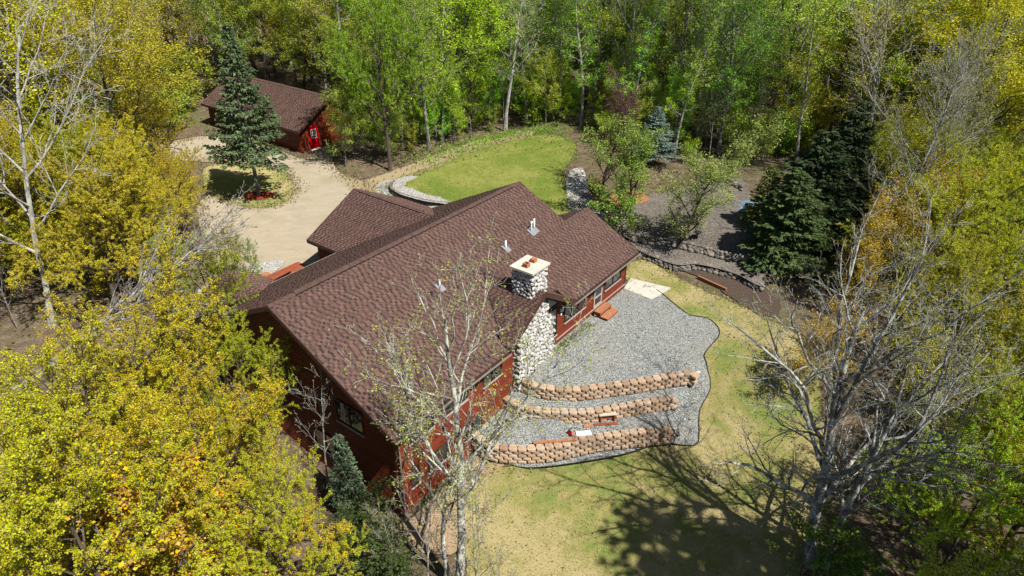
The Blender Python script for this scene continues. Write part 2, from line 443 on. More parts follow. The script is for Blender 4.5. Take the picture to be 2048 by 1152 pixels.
def sheet(name, pts, zf, m, step=.6, wob=.0, sub=6, smooth=True):
    """closed outline -> triangulated sheet that follows zf(x, y)"""
    L = smooth_loop(pts, sub) if smooth else [Vector(p[:2]) for p in pts]
    if wob: L = [p + Vector((rnd.uniform(-wob, wob), rnd.uniform(-wob, wob))) for p in L]
    x0, x1 = min(p.x for p in L), max(p.x for p in L); y0, y1 = min(p.y for p in L), max(p.y for p in L)
    V = list(L); n = len(V)
    for yy in np.arange(y0 + step / 2, y1, step):
        for xx in np.arange(x0 + step / 2, x1, step):
            px, py = xx + rnd.uniform(-.1, .1) * step, yy + rnd.uniform(-.1, .1) * step
            if in_poly(px, py, L) and min((p.x - px) ** 2 + (p.y - py) ** 2 for p in L) > (.3 * step) ** 2: V.append(Vector((px, py)))
    vs, es, fs, *_ = delaunay_2d_cdt(V, [(i, (i + 1) % n) for i in range(n)], [list(range(n))], 1, 1e-5)
    me = mesh_from(name, [(p.x, p.y, zf(p.x, p.y)) for p in vs], fs, True, [m])
    o = obj(name, me); o['outline'] = 0; del o['outline']
    return o, L
def gh(dz): return lambda x, y: ground_h(x, y) + dz
PX = lambda L, z=None: [(atg(a, b) if z is None else at(a, b, z)) for a, b in L]

# driveway, lawns, beds -------------------------------------------------
drive_pts = PX([(395, 415), (432, 388), (500, 412), (560, 405), (585, 370), (545, 335), (430, 325), (330, 318), (320, 290), (420, 272), (520, 285), (610, 318), (660, 292), (668, 330), (690, 352), (735, 372), (790, 470), (720, 600), (600, 590), (520, 575), (440, 565), (415, 500)])
drive, drive_L = sheet('driveway', drive_pts, gh(.02), M['drive'], .8, .06)
tag(drive, 'tan packed sand driveway between the house and the shed', None, None, 'structure')
isl, isl_L = sheet('grass_island', PX([(405, 352), (428, 392), (500, 416), (565, 408), (590, 375), (550, 337), (430, 330)]), gh(.035), M['lawn'], .8, .08)
tag(isl, 'patch of thin grass round the driveway spruce', None, None, 'structure')
bl, back_L = sheet('back_lawn', PX([(770, 378), (822, 352), (880, 330), (940, 303), (1000, 286), (1062, 272), (1120, 272), (1150, 290), (1143, 318), (1122, 350), (1132, 392), (1146, 430), (1060, 480), (940, 450), (850, 420)]), gh(.03), M['lawn_back'], .8, .06)
tag(bl, 'sunny green lawn behind the house', None, None, 'structure')
st, _ = sheet('straw_bank', PX([(700, 372), (760, 352), (830, 326), (900, 300), (985, 275), (1060, 262), (1062, 274), (1000, 288), (940, 306), (880, 333), (822, 355), (770, 380), (730, 400)]), gh(.045), M['straw'], .8, .1)
tag(st, 'strip of pale dead grass along the wood behind the back lawn', None, None, 'structure')
fl_pts = PX([(1250, 535), (1290, 520), (1340, 548), (1400, 578), (1470, 608), (1540, 640), (1610, 690), (1640, 800), (1660, 920), (1630, 1020), (1600, 1152), (1560, 1290), (1200, 1300), (960, 1290), (930, 1100), (900, 1000), (950, 945), (1060, 930), (1250, 900), (1380, 860), (1390, 760), (1380, 690), (1330, 640), (1270, 590)])
fl, front_L = sheet('front_lawn', fl_pts, gh(.02), M['lawn'], .6, .08)
tag(fl, 'straw-coloured lawn with green patches beside the gravel patio', None, None, 'structure')
so, _ = sheet('bare_bank', PX([(800, 1050), (850, 1010), (905, 965), (960, 905), (1010, 925), (960, 960), (925, 1000), (935, 1090), (860, 1110)]), gh(.035), M['soil'], .6, .08)
tag(so, 'strip of pale bare soil along the foot of the house wall', None, None, 'structure')
leafbank, _ = sheet('leaf_bank', PX([(1270, 505), (1300, 515), (1350, 535), (1410, 562), (1470, 600), (1540, 640), (1560, 600), (1500, 560), (1430, 540), (1360, 528), (1300, 500)]), gh(.04), M['mulch_dark'], .6, .08)
tag(leafbank, 'dark mulch strip below the boulder walls', None, None, 'structure')
mb, _ = sheet('mulch_bed', [(atg(519, 393) + Vector((math.cos(a) * (1.15 + .15 * math.sin(3 * a)), math.sin(a) * (.95 + .1 * math.cos(2 * a)), 0))) for a in np.arange(0, 6.28, .45)], gh(.075), M['mulch_red'], .35, .06)
tag(mb, 'ring of red mulch round the driveway spruce', None, None, 'structure')
ob, _ = sheet('orange_bed', PX([(1212, 400), (1235, 384), (1265, 382), (1290, 392), (1296, 403), (1262, 411), (1222, 410)]), gh(.06), M['mulch_orange'], .5, .1)
tag(ob, 'orange bark mulch bed beside the back lawn', None, None, 'structure')
pt, _ = sheet('garden_path', PX([(1138, 345), (1165, 338), (1178, 372), (1190, 410), (1215, 440), (1230, 470), (1160, 470), (1140, 425), (1133, 385)]), gh(.05), M['gravel_path'], .5, .05)
tag(pt, 'curving pale gravel path by the back lawn', None, None, 'structure')
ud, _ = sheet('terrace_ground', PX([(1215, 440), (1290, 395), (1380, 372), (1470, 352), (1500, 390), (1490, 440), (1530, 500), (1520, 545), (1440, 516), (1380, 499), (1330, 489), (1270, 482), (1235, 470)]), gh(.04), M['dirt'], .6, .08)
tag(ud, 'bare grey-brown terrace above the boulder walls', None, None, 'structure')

# gravel patio with its terraces ------------------------------------------
T0, T1, T2, T3 = 0.0, -.62, -1.20, -2.02
w1 = [at(a, b, T0) for a, b in [(1043, 752), (1049, 760), (1087, 772), (1143, 777), (1212, 770), (1282, 760), (1334, 751), (1376, 745), (1393, 750)]]
w2 = [at(a, b, T1) for a, b in [(1004, 786), (1015, 796), (1053, 813), (1087, 819), (1143, 822), (1195, 819), (1247, 810), (1299, 801), (1352, 793)]]
w3 = [at(a, b, T2) for a, b in [(950, 864), (959, 874), (987, 890), (1039, 895), (1094, 892), (1143, 883), (1195, 872), (1247, 865), (1299, 860), (1345, 855)]]
def seg_side(P, x, y):
    """signed distance to a wall line (positive on the downhill side) and position along it"""
    best = None; run = 0
    for i in range(len(P) - 1):
        a = P[i]; b = P[i + 1]; dx, dy = b.x - a.x, b.y - a.y; L2 = dx * dx + dy * dy; L = math.sqrt(L2)
        t = ((x - a.x) * dx + (y - a.y) * dy) / L2
        tc = t if (i == 0 and t < 0) or (i == len(P) - 2 and t > 1) else min(1, max(0, t))
        qx, qy = a.x + dx * tc, a.y + dy * tc
        d = math.hypot(x - qx, y - qy)
        s = -1 if (dx * (y - a.y) - dy * (x - a.x)) > 0 else 1
        if best is None or d < best[0]: best = (d, s * d, (run + tc * L))
        run += L
    return best[1], best[2], run
def terrace_z(x, y):
    d1, s1, L1 = seg_side(w1, x, y); d2, s2, L2 = seg_side(w2, x, y); d3, s3, L3 = seg_side(w3, x, y)
    z = T0 if d1 < -.12 else T0 + (T1 - T0) * sstep(d1, -.12, .06)
    if d1 > 0: z = min(z, T1 if d2 < -.12 else T1 + (T2 - T1) * sstep(d2, -.12, .06))
    if d2 > 0: z = min(z, T2 if d3 < -.12 else T2 + (T3 - T2) * sstep(d3, -.12, .06))
    b = max(sstep(s1, L1 - .5, L1 + .9) if d1 < .6 else 0, sstep(s2, L2 - .4, L2 + .9) if d1 >= 0 else 0, sstep(s3, L3 - .4, L3 + .9) if d2 >= 0 else 0)
    gz = ground_h(x, y) + .05
    if d1 < -.12: b = 0 if d1 < -1.2 else b
    z = z * (1 - b) + max(gz, -2.3) * b
    return max(z, gz)
patio_pts = [at(a, b, z) for a, b, z in [(1313, 581, 0), (1348, 609, 0), (1379, 631, 0), (1414, 638, 0), (1435, 655, 0), (1437, 675, 0), (1410, 706, 0), (1412, 723, 0), (1424, 761, -.4), (1403, 800, -.8), (1402, 855, -1.3), (1370, 872, -1.6), (1317, 884, -1.9), (1247, 908, -2.0), (1143, 928, -2.05), (1056, 937, -2.05), (1005, 925, -2.05), (950, 885, -2.0)]]
patio_pts += [W(4.8, 6.2), W(11, 6.2), W(19.4, 6.2), W(20.2, 6.9)]
pa, patio_L = sheet('gravel_patio', patio_pts, terrace_z, M['gravel'], .22, 0, 3)
tag(pa, 'grey gravel patio stepping down in terraces', None, None, 'structure')
eb = MB()
edge = [p for p in patio_L if to_uv(p.x, p.y)[1] > 7.2]
eb.tube([(p.x, p.y, max(terrace_z(p.x, p.y), ground_h(p.x, p.y)) + .02) for p in edge], .028, 5)
tag(eb.build('patio_edging', M['edging'], smooth=True), 'thin dark edging strip round the gravel patio', 'edging')
cs = MB(); c0 = [W(19.45, 6.9), W(20.3, 6.45), W(22.9, 8.1), W(21.0, 9.45), W(19.9, 8.6)]
c0 = [at(a, b, .05) for a, b in [(1247, 577), (1262, 557), (1342, 576), (1317, 592), (1303, 599)]]
cs.slab([(p.x, p.y, .07) for p in c0[::-1]], .14)
tag(cs.build('concrete_slab', M['concrete']), 'pale concrete slab at the end of the house', None, None, 'structure')

# ------------------------------------------------------------------ buildings
HROT = R(90 - YAW)
def lv(u, v, z): return (u, -v, z)        # house frame: x along the ridge, y away from the front

def shingle_quads(O, e, gdir, poly, row, rr, wmin, wmax, start=0):
    """tabs laid in courses on a sloping polygon; poly in (a, b) plane coordinates; returns list of tabs"""
    O = Vector(O); e = Vector(e); gdir = Vector(gdir); n = e.cross(gdir)
    if n.z < 0: n = -n
    out = []
    b0 = min(p[1] for p in poly); b1 = max(p[1] for p in poly)
    b = b0; k = 0
    while b < b1 - .02:
        bm = min(b + row * .5, b1 - .005)
        xs = []
        for i in range(len(poly)):
            (xa, ya), (xb, yb) = poly[i], poly[(i + 1) % len(poly)]
            if (ya > bm) != (yb > bm): xs.append(xa + (xb - xa) * (bm - ya) / (yb - ya))
        xs.sort()
        for i in range(0, len(xs) - 1, 2):
            a = xs[i] - rr.uniform(0, wmax) * .8
            thick = rr.random() < .5
            while a < xs[i + 1]:
                thick = not thick
                w_ = rr.uniform(wmin, wmax) if thick else rr.uniform(wmin * .6, wmax * .6)
                a0, a1 = max(a, xs[i]), min(a + w_, xs[i + 1])
                if a1 - a0 > .015:
                    lift = (.019 if thick else .010) + rr.uniform(-.002, .003)
                    top = min(b + row * 1.12, b1)
                    sh_ = (rr.uniform(.55, 1.0) if thick else rr.uniform(0, .38))
                    p = [O + e * a0 + gdir * b + n * lift, O + e * a1 + gdir * b + n * lift, O + e * a1 + gdir * top + n * .003, O + e * a0 + gdir * top + n * .003,
                         O + e * a0 + gdir * b + n * .0, O + e * a1 + gdir * b + n * .0]
                    out.append((p, sh_))
                a += w_
        b += row; k += 1
    return out
def shingle_mesh(name, tabs):
    V = np.array([tuple(q) for p, s in tabs for q in p], np.float32); n = len(tabs)
    base = np.arange(n)[:, None] * 6
    F = np.concatenate([base + np.array([[0, 1, 2, 3]]), base + np.array([[4, 5, 1, 0]])], 1).reshape(-1, 4)
    me = mesh_np(name, V, F, M['shingle'])
    at_ = me.attributes.new('shade', 'FLOAT', 'POINT')
    at_.data.foreach_set('value', np.repeat(np.array([s for p, s in tabs], np.float32), 6))
    return me
def plane_tabs(poly_uv, zf, axis_, rr, row=.135, wmin=.13, wmax=.23):
    """poly_uv: outline of a roof plane in (u, v); axis_: 'v' slopes along v, 'u' slopes along u"""
    P3 = [Vector(lv(u, v, zf(u, v))) for u, v in poly_uv]
    zmin = min(p.z for p in P3); low = [p for p in P3 if abs(p.z - zmin) < 1e-3]
    O = low[0]
    e = Vector((1, 0, 0)) if axis_ == 'v' else Vector((0, 1, 0))
    cen = sum(P3, Vector()) / len(P3)
    u0, v0 = O.x, -O.y; d = .01
    if axis_ == 'v':
        gr = zf(u0, v0 - d) - zf(u0, v0 + d); sg = 1 if gr > 0 else -1
        gd = Vector((0, sg * 2 * d, abs(gr))).normalized()
    else:
        gr = zf(u0 + d, v0) - zf(u0 - d, v0); sg = 1 if gr > 0 else -1
        gd = Vector((sg * 2 * d, 0, abs(gr))).normalized()
    pl = [((p - O).dot(e), (p - O).dot(gd)) for p in P3]
    return shingle_quads(O, e, gd, pl, row, rr, wmin, wmax)
def slab_uv(mb, poly_uv, zf, t, dz=-.004):
    P = [lv(u, v, zf(u, v) + dz) for u, v in poly_uv]
    A = sum(P[i][0] * P[(i + 1) % len(P)][1] - P[(i + 1) % len(P)][0] * P[i][1] for i in range(len(P)))
    mb.slab(P if A > 0 else P[::-1], t)

def board_proto(h, t=.04):
    pr = [(0, 0), (-t * .7, h * .06), (-t, h * .36), (-t, h * .62), (-t * .7, h * .93), (0, h * .985)]
    k = len(pr)
    V = [(0, y, z) for y, z in pr] + [(1, y, z) for y, z in pr]
    Fc = [tuple(range(k)), tuple(range(2 * k - 1, k - 1, -1))] + [(i, k + i, k + (i + 1) % k, (i + 1) % k) for i in range(k)]
    me = mesh_from('board', V, Fc, False, [M['siding']])
    return me
def boards(parent, me, h, org, rz, z0, z1, span, openings=()):
    """courses of siding; span(z) -> (s0, s1) along the wall; openings (s0, s1, z0, z1)"""
    z = z0; ca, sa = math.cos(rz), math.sin(rz)
    while z < z1 - .01:
        s0, s1 = span(z + h * .5)
        cuts = sorted((max(a, s0), min(b, s1)) for a, b, c, d in openings if c < z + h * .75 and d > z + h * .25 and b > s0 and a < s1)
        segs = []; c = s0
        for a, b in cuts:
            if a > c: segs.append((c, a))
            c = max(c, b)
        if s1 > c: segs.append((c, s1))
        for a, b in segs:
            if b - a < .05: continue
            o = obj('board', me, parent)
            o.location = (org[0] + ca * a, org[1] + sa * a, z); o.rotation_euler = (0, 0, rz); o.scale = (b - a, 1, 1)
        z += h
def window(parent, org, rz, s0, s1, z0, z1, n=1, fr=None, name='window', mid=False):
    """frame, panes and sill standing in a wall; s along the wall, outward is local -y"""
    fr = M['trim']; w = s1 - s0; t = .045
    root = MB(); root.box(0, w, -.02, .03, 0, z1 - z0)
    e = root.build(name, M['black'], parent)
    e.location = (org[0] + math.cos(rz) * s0, org[1] + math.sin(rz) * s0, z0); e.rotation_euler = (0, 0, rz)
    h = z1 - z0; f = MB()
    f.box(-t, w + t, -.075, -.021, h, h + t); f.box(-t, w + t, -.075, -.021, -t, 0); f.box(-t, 0, -.073, -.021, 0, h); f.box(w, w + t, -.073, -.021, 0, h)
    for i in range(1, n): f.box(w * i / n - t * .7, w * i / n + t * .7, -.071, -.023, 0, h)
    if mid: f.box(0, w, -.069, -.024, h * .5 - .025, h * .5 + .025)
    f.build('frame', fr, e)
    for i in range(n):
        p = MB(); a, b = w * i / n + t * .7 * (i > 0), w * (i + 1) / n - t * .7 * (i < n - 1)
        p.box(a, b, -.036, -.026, 0, h); p.build('pane', M['glass'], e)
    s = MB(); s.box(-t - .03, w + t + .03, -.11, -.02, -t - .05, -t - .004); s.build('sill', M['grey_frame'], e)
    return e

# ---- the house
U1, U2, VF, VB, VW_, ZR, SN, SB = 17.36, 19.86, 6.81, 7.08, 3.24, 5.93, .511, .50
zn = lambda u, v: ZR - SN * v
zb_ = lambda u, v: ZR + SB * v
UC, CH, ZC, SC, VC = 10.0, 2.7, 4.35, .63, 6.92
zcl = lambda u, v: ZC - SC * (UC - u)
zcr = lambda u, v: ZC - SC * (u - UC)
vcm = (ZR - ZC) / SN; vce = (ZR - (ZC - SC * CH)) / SN
UG, WG, VG = 13.25, 4.02, -9.84
ZEB = ZR - SB * VB; ZG = ZEB + SB * WG
zgl = lambda u, v: ZG - SB * (UG - u)
zgr = lambda u, v: ZG - SB * (u - UG)
vgm = -(ZR - ZG) / SB
ZW = ZR - SN * VW_
zwb = lambda u, v: ZW + SN * (v - VW_)
UP, PH, ZP = 3.4, 1.8, 3.0
zpl = lambda u, v: ZP - .5 * (UP - u)
zpr = lambda u, v: ZP - .5 * (u - UP)
vpm = -(ZR - ZP) / SB

house = empty('house', W(0, 0, 0), HROT)
tag(house, 'long red log-sided house with brown shingle roof and stone chimney', 'house')
planes = [
    ([(0, VF), (UC - CH + .12, VF), (UC - CH + .12, 5.9), (UC + CH - .12, 5.9), (UC + CH - .12, VF), (U2, VF), (U2, VW_), (U1, VW_), (U1, 0), (0, 0)], zn, 'v'),
    ([(0, 0), (U1, 0), (U1, -VB), (0, -VB)], zb_, 'v'),
    ([(U1, VW_), (U2, VW_), (U2, .6), (U1, .6)], zwb, 'v'),
    ([(UC, vcm), (UC - CH, vce), (UC - CH, VC), (UC, VC)], zcl, 'u'),
    ([(UC, vcm), (UC + CH, vce), (UC + CH, VC), (UC, VC)], zcr, 'u'),
    ([(UG, VG), (UG - WG, VG), (UG - WG, -VB), (UG, vgm)], zgl, 'u'),
    ([(UG, VG), (UG + WG, VG), (UG + WG, -VB), (UG, vgm)], zgr, 'u'),
    ([(UP, -9.3), (UP - PH, -9.3), (UP - PH, -VB - .25), (UP, vpm)], zpl, 'u'),
    ([(UP, -9.3), (UP + PH, -9.3), (UP + PH, -VB - .25), (UP, vpm)], zpr, 'u'),
]
deck = MB()
for P, zf, ax in planes[1:]: slab_uv(deck, P, zf, .17)
# the long front plane is made of four convex slabs
for P in ([(0, 5.9), (0, 0), (U1, 0), (U1, 5.9)], [(U1, VW_), (U2, VW_), (U2, 5.9), (U1, 5.9)], [(0, 5.9), (UC - CH + .12, 5.9), (UC - CH + .12, VF), (0, VF)], [(UC + CH - .12, 5.9), (U2, 5.9), (U2, VF), (UC + CH - .12, VF)]):
    slab_uv(deck, P, zn, .17)
roof = deck.build('roof', M['roof_deck'], house)
rr = random.Random(3)
tabs = []
for P, zf, ax in planes: tabs += plane_tabs(P, zf, ax, rr)
camL = house.matrix_basis.inverted() @ Vector((0, 0, CAM_H))
tabs.sort(key=lambda t: (t[0][0] - camL).length + (6 if t[0][0].y > -1.0 else 0) - 3 * ((t[0][1] - t[0][0]).length > .25))
single, rest = tabs[:300], tabs[300:]
for p, s in single:
    c = p[0].copy(); me = shingle_mesh('shingle', [([q - c for q in p], s)])
    obj('shingle', me, roof, c)
tag(obj('shingles', shingle_mesh('shingles', rest), roof), None, None, None, 'stuff')
def ridge_strip(a, b, sl, vent=True, wd=.17, lift=.05):
    """cap along a level ridge from a to b (house frame points), sl = slope both sides"""
    a = Vector(a); b = Vector(b); d = (b - a).normalized(); s = Vector((-d.y, d.x, 0))
    m1 = MB(); L = (b - a).length; n = max(1, int(L / .3))
    for i in range(n):
        p, q = a + d * (L * i / n), a + d * (L * (i + 1) / n + .02)
        up = Vector((0, 0, lift + .008)); up2 = Vector((0, 0, lift))
        for sg in (-1, 1):
            off = s * sg * wd - Vector((0, 0, sl * wd))
            pts = [p + up, q + up2, q + off + up2, p + off + up]
            m1.poly(pts if sg < 0 else pts[::-1])
    m1.build('ridge_cap', M['ridge'], roof)
    if vent:
        m2 = MB()
        for sg in (-1, 1):
            o1 = s * sg * (wd - .01) - Vector((0, 0, sl * wd))
            pts = [a + o1 + Vector((0, 0, .004)), b + o1 + Vector((0, 0, .004)), b + o1 + Vector((0, 0, lift + .004)), a + o1 + Vector((0, 0, lift + .004))]
            m2.poly(pts if sg < 0 else pts[::-1])
        m2.build('ridge_vent_shadow_gap', M['vent_black'], roof)  # vent sides painted black for the shadow gap under the cap
ridge_strip(lv(1.3, 0, ZR), lv(U1 - .8, 0, ZR), SN, True, .17, .075)
ridge_strip(lv(0, 0, ZR), lv(1.29, 0, ZR), SN, False, .15, .025)
ridge_strip(lv(U1 - .79, 0, ZR), lv(U1, 0, ZR), SN, False, .15, .025)
ridge_strip(lv(UG, VG + .5, ZG), lv(UG, vgm - .9, ZG), SB, True, .17, .075)
ridge_strip(lv(U1 + .1, VW_, ZW), lv(U2, VW_, ZW), SN, False, .15, .025)
ridge_strip(lv(UC, vcm, ZC), lv(UC, 5.2, ZC), SC, False, .14, .025)
# valleys of the front gable
for ue in (UC - CH, UC + CH):
    vm = MB(); vm.bar(lv(UC, vcm, ZC + .01), lv(ue, vce, ZC - SC * CH + .01), .07, .03); vm.build('valley_flashing', M['vent_black'], roof)
# fascias, rakes and gutters
def fascia(a, b, h=.2, m='trim', drop=.11, w=.03, name='fascia'):
    x = MB(); x.bar((a[0], a[1], a[2] - drop), (b[0], b[1], b[2] - drop), w, h); x.build(name, M[m], roof)
e_ = .018
fascia(lv(-e_, 0, ZR), lv(-e_, VF, zn(0, VF))); fascia(lv(-e_, 0, ZR), lv(-e_, -VB, ZEB))
fascia(lv(U1 + e_, -.4, ZR - .2), lv(U1 + e_, VW_, ZW)); fascia(lv(U2 + e_, VW_, ZW), lv(U2 + e_, VF, zn(0, VF))); fascia(lv(U2 + e_, VW_, ZW), lv(U2 + e_, .6, zwb(0, .6)))
fascia(lv(UC, VC + e_, ZC), lv(UC - CH, VC + e_, ZC - SC * CH)); fascia(lv(UC, VC + e_, ZC), lv(UC + CH, VC + e_, ZC - SC * CH), .26)
fascia(lv(UG, VG - e_, ZG), lv(UG - WG, VG - e_, ZEB)); fascia(lv(UG, VG - e_, ZG), lv(UG + WG, VG - e_, ZEB)); fascia(lv(UG - WG - e_, VG, ZEB), lv(UG - WG - e_, -VB, ZEB))
zE = zn(0, VF)
for a, b in ((0, UC - CH), (UC + CH + .02, U2)):
    fascia(lv(a, VF + e_, zE), lv(b, VF + e_, zE), .18)
    gm = MB(); y = -(VF + .05)
    gm.box(a, b, y - .10, y - .092, zE - .13, zE - .02); gm.box(a, b, y - .091, y, zE - .138, zE - .13)
    gm.build('gutter', M['gutter'], roof)
gm = MB(); gm.box(0, 9.2, VB + .02, VB + .11, ZEB - .13, ZEB - .02); gm.build('gutter', M['gutter'], roof)
# pipes through the roof
def vent_pipe(u, v, h, bent=False):
    z = zn(u, v); pm = MB(); x, y, _ = lv(u, v, z)
    if bent: pm.tube([(x, y, z - .1), (x, y, z + h), (x + .04, y + .02, z + h + .1), (x + .13, y + .05, z + h + .12), (x + .22, y + .08, z + h + .06), (x + .24, y + .09, z + h - .12)], .045, 8)
    else: pm.tube([(x, y, z - .1), (x, y, z + h)], .045, 8)
    p = pm.build('vent_pipe', M['white'], roof, True)
    fm = MB(); s = .17
    fm.slab([(x - s, y - s - .1, zn(u, v + s + .1) + .035), (x + s, y - s - .1, zn(u, v + s + .1) + .035), (x + s, y + s, zn(u, v - s) + .035), (x - s, y + s, zn(u, v - s) + .035)], .02)
    fm.build('pipe_flashing', M['metal'], roof)
vent_pipe(14.66, 2.76, .42, True); vent_pipe(15.0, 2.72, .62); vent_pipe(12.3, 2.82, .42); vent_pipe(7.2, 2.8, .38)
sk = MB(); sk.tube([lv(6.55, 2.9, zn(0, 2.9) - .1), lv(6.55, 2.9, zn(0, 2.9) + .16)], .06, 8); sk.build('vent_pipe', M['black'], roof, True)

# walls -----------------------------------------------------------------
B15 = board_proto(.15)
ZLOW = -2.75
def wall(pts, name='wall'):
    m_ = MB(); m_.poly(pts); return m_.build(name, M['siding_dk'], house)
FV = 6.31
# front wall, low left part
wf = wall([lv(.5, FV, ZLOW), lv(8.0, FV, ZLOW), lv(8.0, FV, 2.5), lv(.5, FV, 2.5)])
openF = [(1.2, 2.6, 1.15, 2.2), (3.4, 4.8, 1.15, 2.2), (6.0, 7.3, 1.05, 2.2), (1.15, 1.6, -1.25, -.35), (2.2, 3.4, -1.2, -.35), (4.6, 5.8, -1.2, -.35)]
boards(wf, B15, .15, (0, -FV), 0, ZLOW, 2.5, lambda z: (.5, 8.3), openF)
for a, b, c, d in openF: window(house, (0, -FV), 0, a, b, c, d, 2 if b - a > 1 else 1, M['grey_frame'])
# front wall, gable bay and wing
wg_ = wall([lv(7.9, FV - .01, -.6), lv(19.36, FV - .01, -.6), lv(19.36, FV - .01, 2.5), lv(12.4, FV - .01, 2.5), lv(UC, FV - .01, ZC - .25), lv(7.6, FV - .01, 2.5)])
openW = [(11.2, 11.95, .75, 2.35), (12.75, 14.75, 1.05, 2.35), (15.72, 16.55, .42, 2.45), (16.95, 18.7, 1.05, 2.3)]
boards(wg_, B15, .15, (0, -FV), 0, -.15, 2.55, lambda z: (8.3, 19.36), openW)
boards(wg_, B15, .15, (0, -FV), 0, 2.55, 4.0, lambda z: (UC - (ZC - .25 - z) / SC, UC + (ZC - .25 - z) / SC), [(8.2, 10.6, 2.4, 4.4), (10.62, 11.7, 2.55, 3.15)])
window(house, (0, -FV), 0, 11.2, 11.95, .75, 2.35, 1)
window(house, (0, -FV), 0, 12.75, 14.75, 1.05, 2.35, 3)
window(house, (0, -FV), 0, 16.95, 18.7, 1.05, 2.3, 2)
tw = MB(); tw.slab([(10.7, -FV - .03, 0), (11.75, -FV - .03, 0), (11.75, -FV - .01, 0), (10.7, -FV - .01, 0)], .02)
tw = MB(); zz = lambda u: ZC - .42 - SC * (u - UC)
tw.poly([(10.7, -FV - .04, 2.6), (11.85, -FV - .04, 2.6), (11.85, -FV - .04, zz(11.85)), (10.7, -FV - .04, zz(10.7))]); t_o = tw.build('gable_window', M['glass'], house)
tf = MB(); tf.bar((10.68, -FV - .05, 2.57), (11.9, -FV - .05, 2.57), .05, .07); tf.bar((11.88, -FV - .05, 2.57), (11.88, -FV - .05, zz(11.85)), .05, .06); tf.bar((10.7, -FV - .05, zz(10.7) + .03), (11.9, -FV - .05, zz(11.9) + .03), .05, .07); tf.build('frame', M['soffit'], t_o)
# back door with screen
dr = MB(); dr.box(15.74, 16.53, -FV - .05, -FV + .0, .44, 2.44); dro = dr.build('door', M['black'], house)
df = MB()
for a in ((15.70, 15.80, .42, 2.46), (16.47, 16.57, .42, 2.46)): df.box(a[0], a[1], -FV - .085, -FV - .055, a[2], a[3])
df.box(15.80, 16.47, -FV - .084, -FV - .056, .42, .56); df.box(15.80, 16.47, -FV - .084, -FV - .056, 1.0, 1.1); df.box(15.80, 16.47, -FV - .084, -FV - .056, 2.36, 2.46)
df.build('frame', M['grey_frame'], dro)
dg = MB(); dg.box(15.81, 16.46, -FV - .072, -FV - .062, .57, .99); dg.box(15.81, 16.46, -FV - .072, -FV - .062, 1.11, 2.35); dg.build('pane', M['glass'], dro)
dh = MB(); dh.tube([(15.88, -FV - .09, 1.28), (15.88, -FV - .13, 1.30), (15.88, -FV - .13, 1.42), (15.88, -FV - .09, 1.44)], .012, 6); dh.build('handle', M['black'], dro)
# skirt board with a pale drip line
sb_ = MB(); sb_.box(11.3, 19.42, -FV - .075, -FV - .045, .12, .34); sb_.build('skirt_board', M['siding'], house)
sb_ = MB(); sb_.box(11.3, 19.42, -FV - .095, -FV - .045, .342, .362); sb_.build('drip_edge', M['grey_frame'], house)
co = MB(); co.box(19.30, 19.42, -FV - .06, -FV + .06, -.2, 2.5); co.build('corner_board', M['trim'], house)
# left gable
zg_top = lambda v: (zn(0, v) if v > 0 else zb_(0, v)) - .18
wl = wall([lv(.5, -6.6, -1.2), lv(.5, -6.6, zg_top(-6.6)), lv(.5, 0, zg_top(0)), lv(.5, FV, zg_top(FV)), lv(.5, FV, ZLOW), lv(.5, 0, ZLOW)])
def span_g(z):
    hv = (ZR - .18 - z) / SN; return (max(-6.6, -(ZR - .18 - z) / SB), min(FV, hv))
openG = [(-.9, .35, 1.15, 2.25), (2.9, 4.45, 1.15, 2.25), (-4.6, -3.2, 1.15, 2.25), (1.0, 2.4, -1.3, -.3)]
boards(wl, B15, .15, (.5, 0), -math.pi / 2, ZLOW, 5.6, span_g, openG)
for a, b, c, d in openG: window(house, (.5, 0), -math.pi / 2, a, b, c, d, 2, M['grey_frame'])
cb = MB(); cb.box(.40, .50, -FV - .05, -FV + .05, ZLOW, 2.45); cb.build('corner_board', M['siding'], house)
ds = MB(); ds.tube([lv(.62, VF + .06, zE - .12), lv(.60, VF - .1, zE - .35), lv(.55, FV + .10, zE - .6), lv(.55, FV + .10, -2.25), lv(.5, FV + .3, -2.35)], .045, 8); ds.build('downspout', M['gutter'], house, True)
# far walls and the garage wing
wall([lv(19.36, FV, -.5), lv(19.36, .9, -.5), lv(19.36, .9, 2.9), lv(19.36, VW_, ZW - .2), lv(19.36, FV, 2.5)])
wall([lv(16.9, FV - 2, -.5), lv(16.9, -6.6, -.5), lv(16.9, -6.6, 2.4), lv(16.9, 0, ZR - .2), lv(16.9, 3.2, 4.1)])
wall([lv(.5, -6.6, -1.6), lv(16.9, -6.6, -1.6), lv(16.9, -6.6, 2.4), lv(.5, -6.6, 2.4)])
wgl = wall([lv(UG - WG + .4, -6.6, -.3), lv(UG - WG + .4, VG + .4, -.3), lv(UG - WG + .4, VG + .4, 2.35), lv(UG - WG + .4, -6.6, 2.35)])
boards(wgl, B15, .15, (UG - WG + .4, 0), -math.pi / 2, 0, 2.3, lambda z: (VG + .4, -6.6))
wge = wall([lv(UG - WG + .4, VG + .4, -.3), lv(UG + WG - .4, VG + .4, -.3), lv(UG + WG - .4, VG + .4, 2.35), lv(UG, VG + .4, ZG - .2), lv(UG - WG + .4, VG + .4, 2.35)])
boards(wge, B15, .15, (0, -(VG + .4)), math.pi, 0, 2.3, lambda z: (-(UG + WG - .4), -(UG - WG + .4)))
for u in (1.9, 4.9):
    pp = MB(); pp.box(u - .07, u + .07, 9.05, 9.19, -1.0, 2.1); pp.build('porch_post', M['siding'], house)
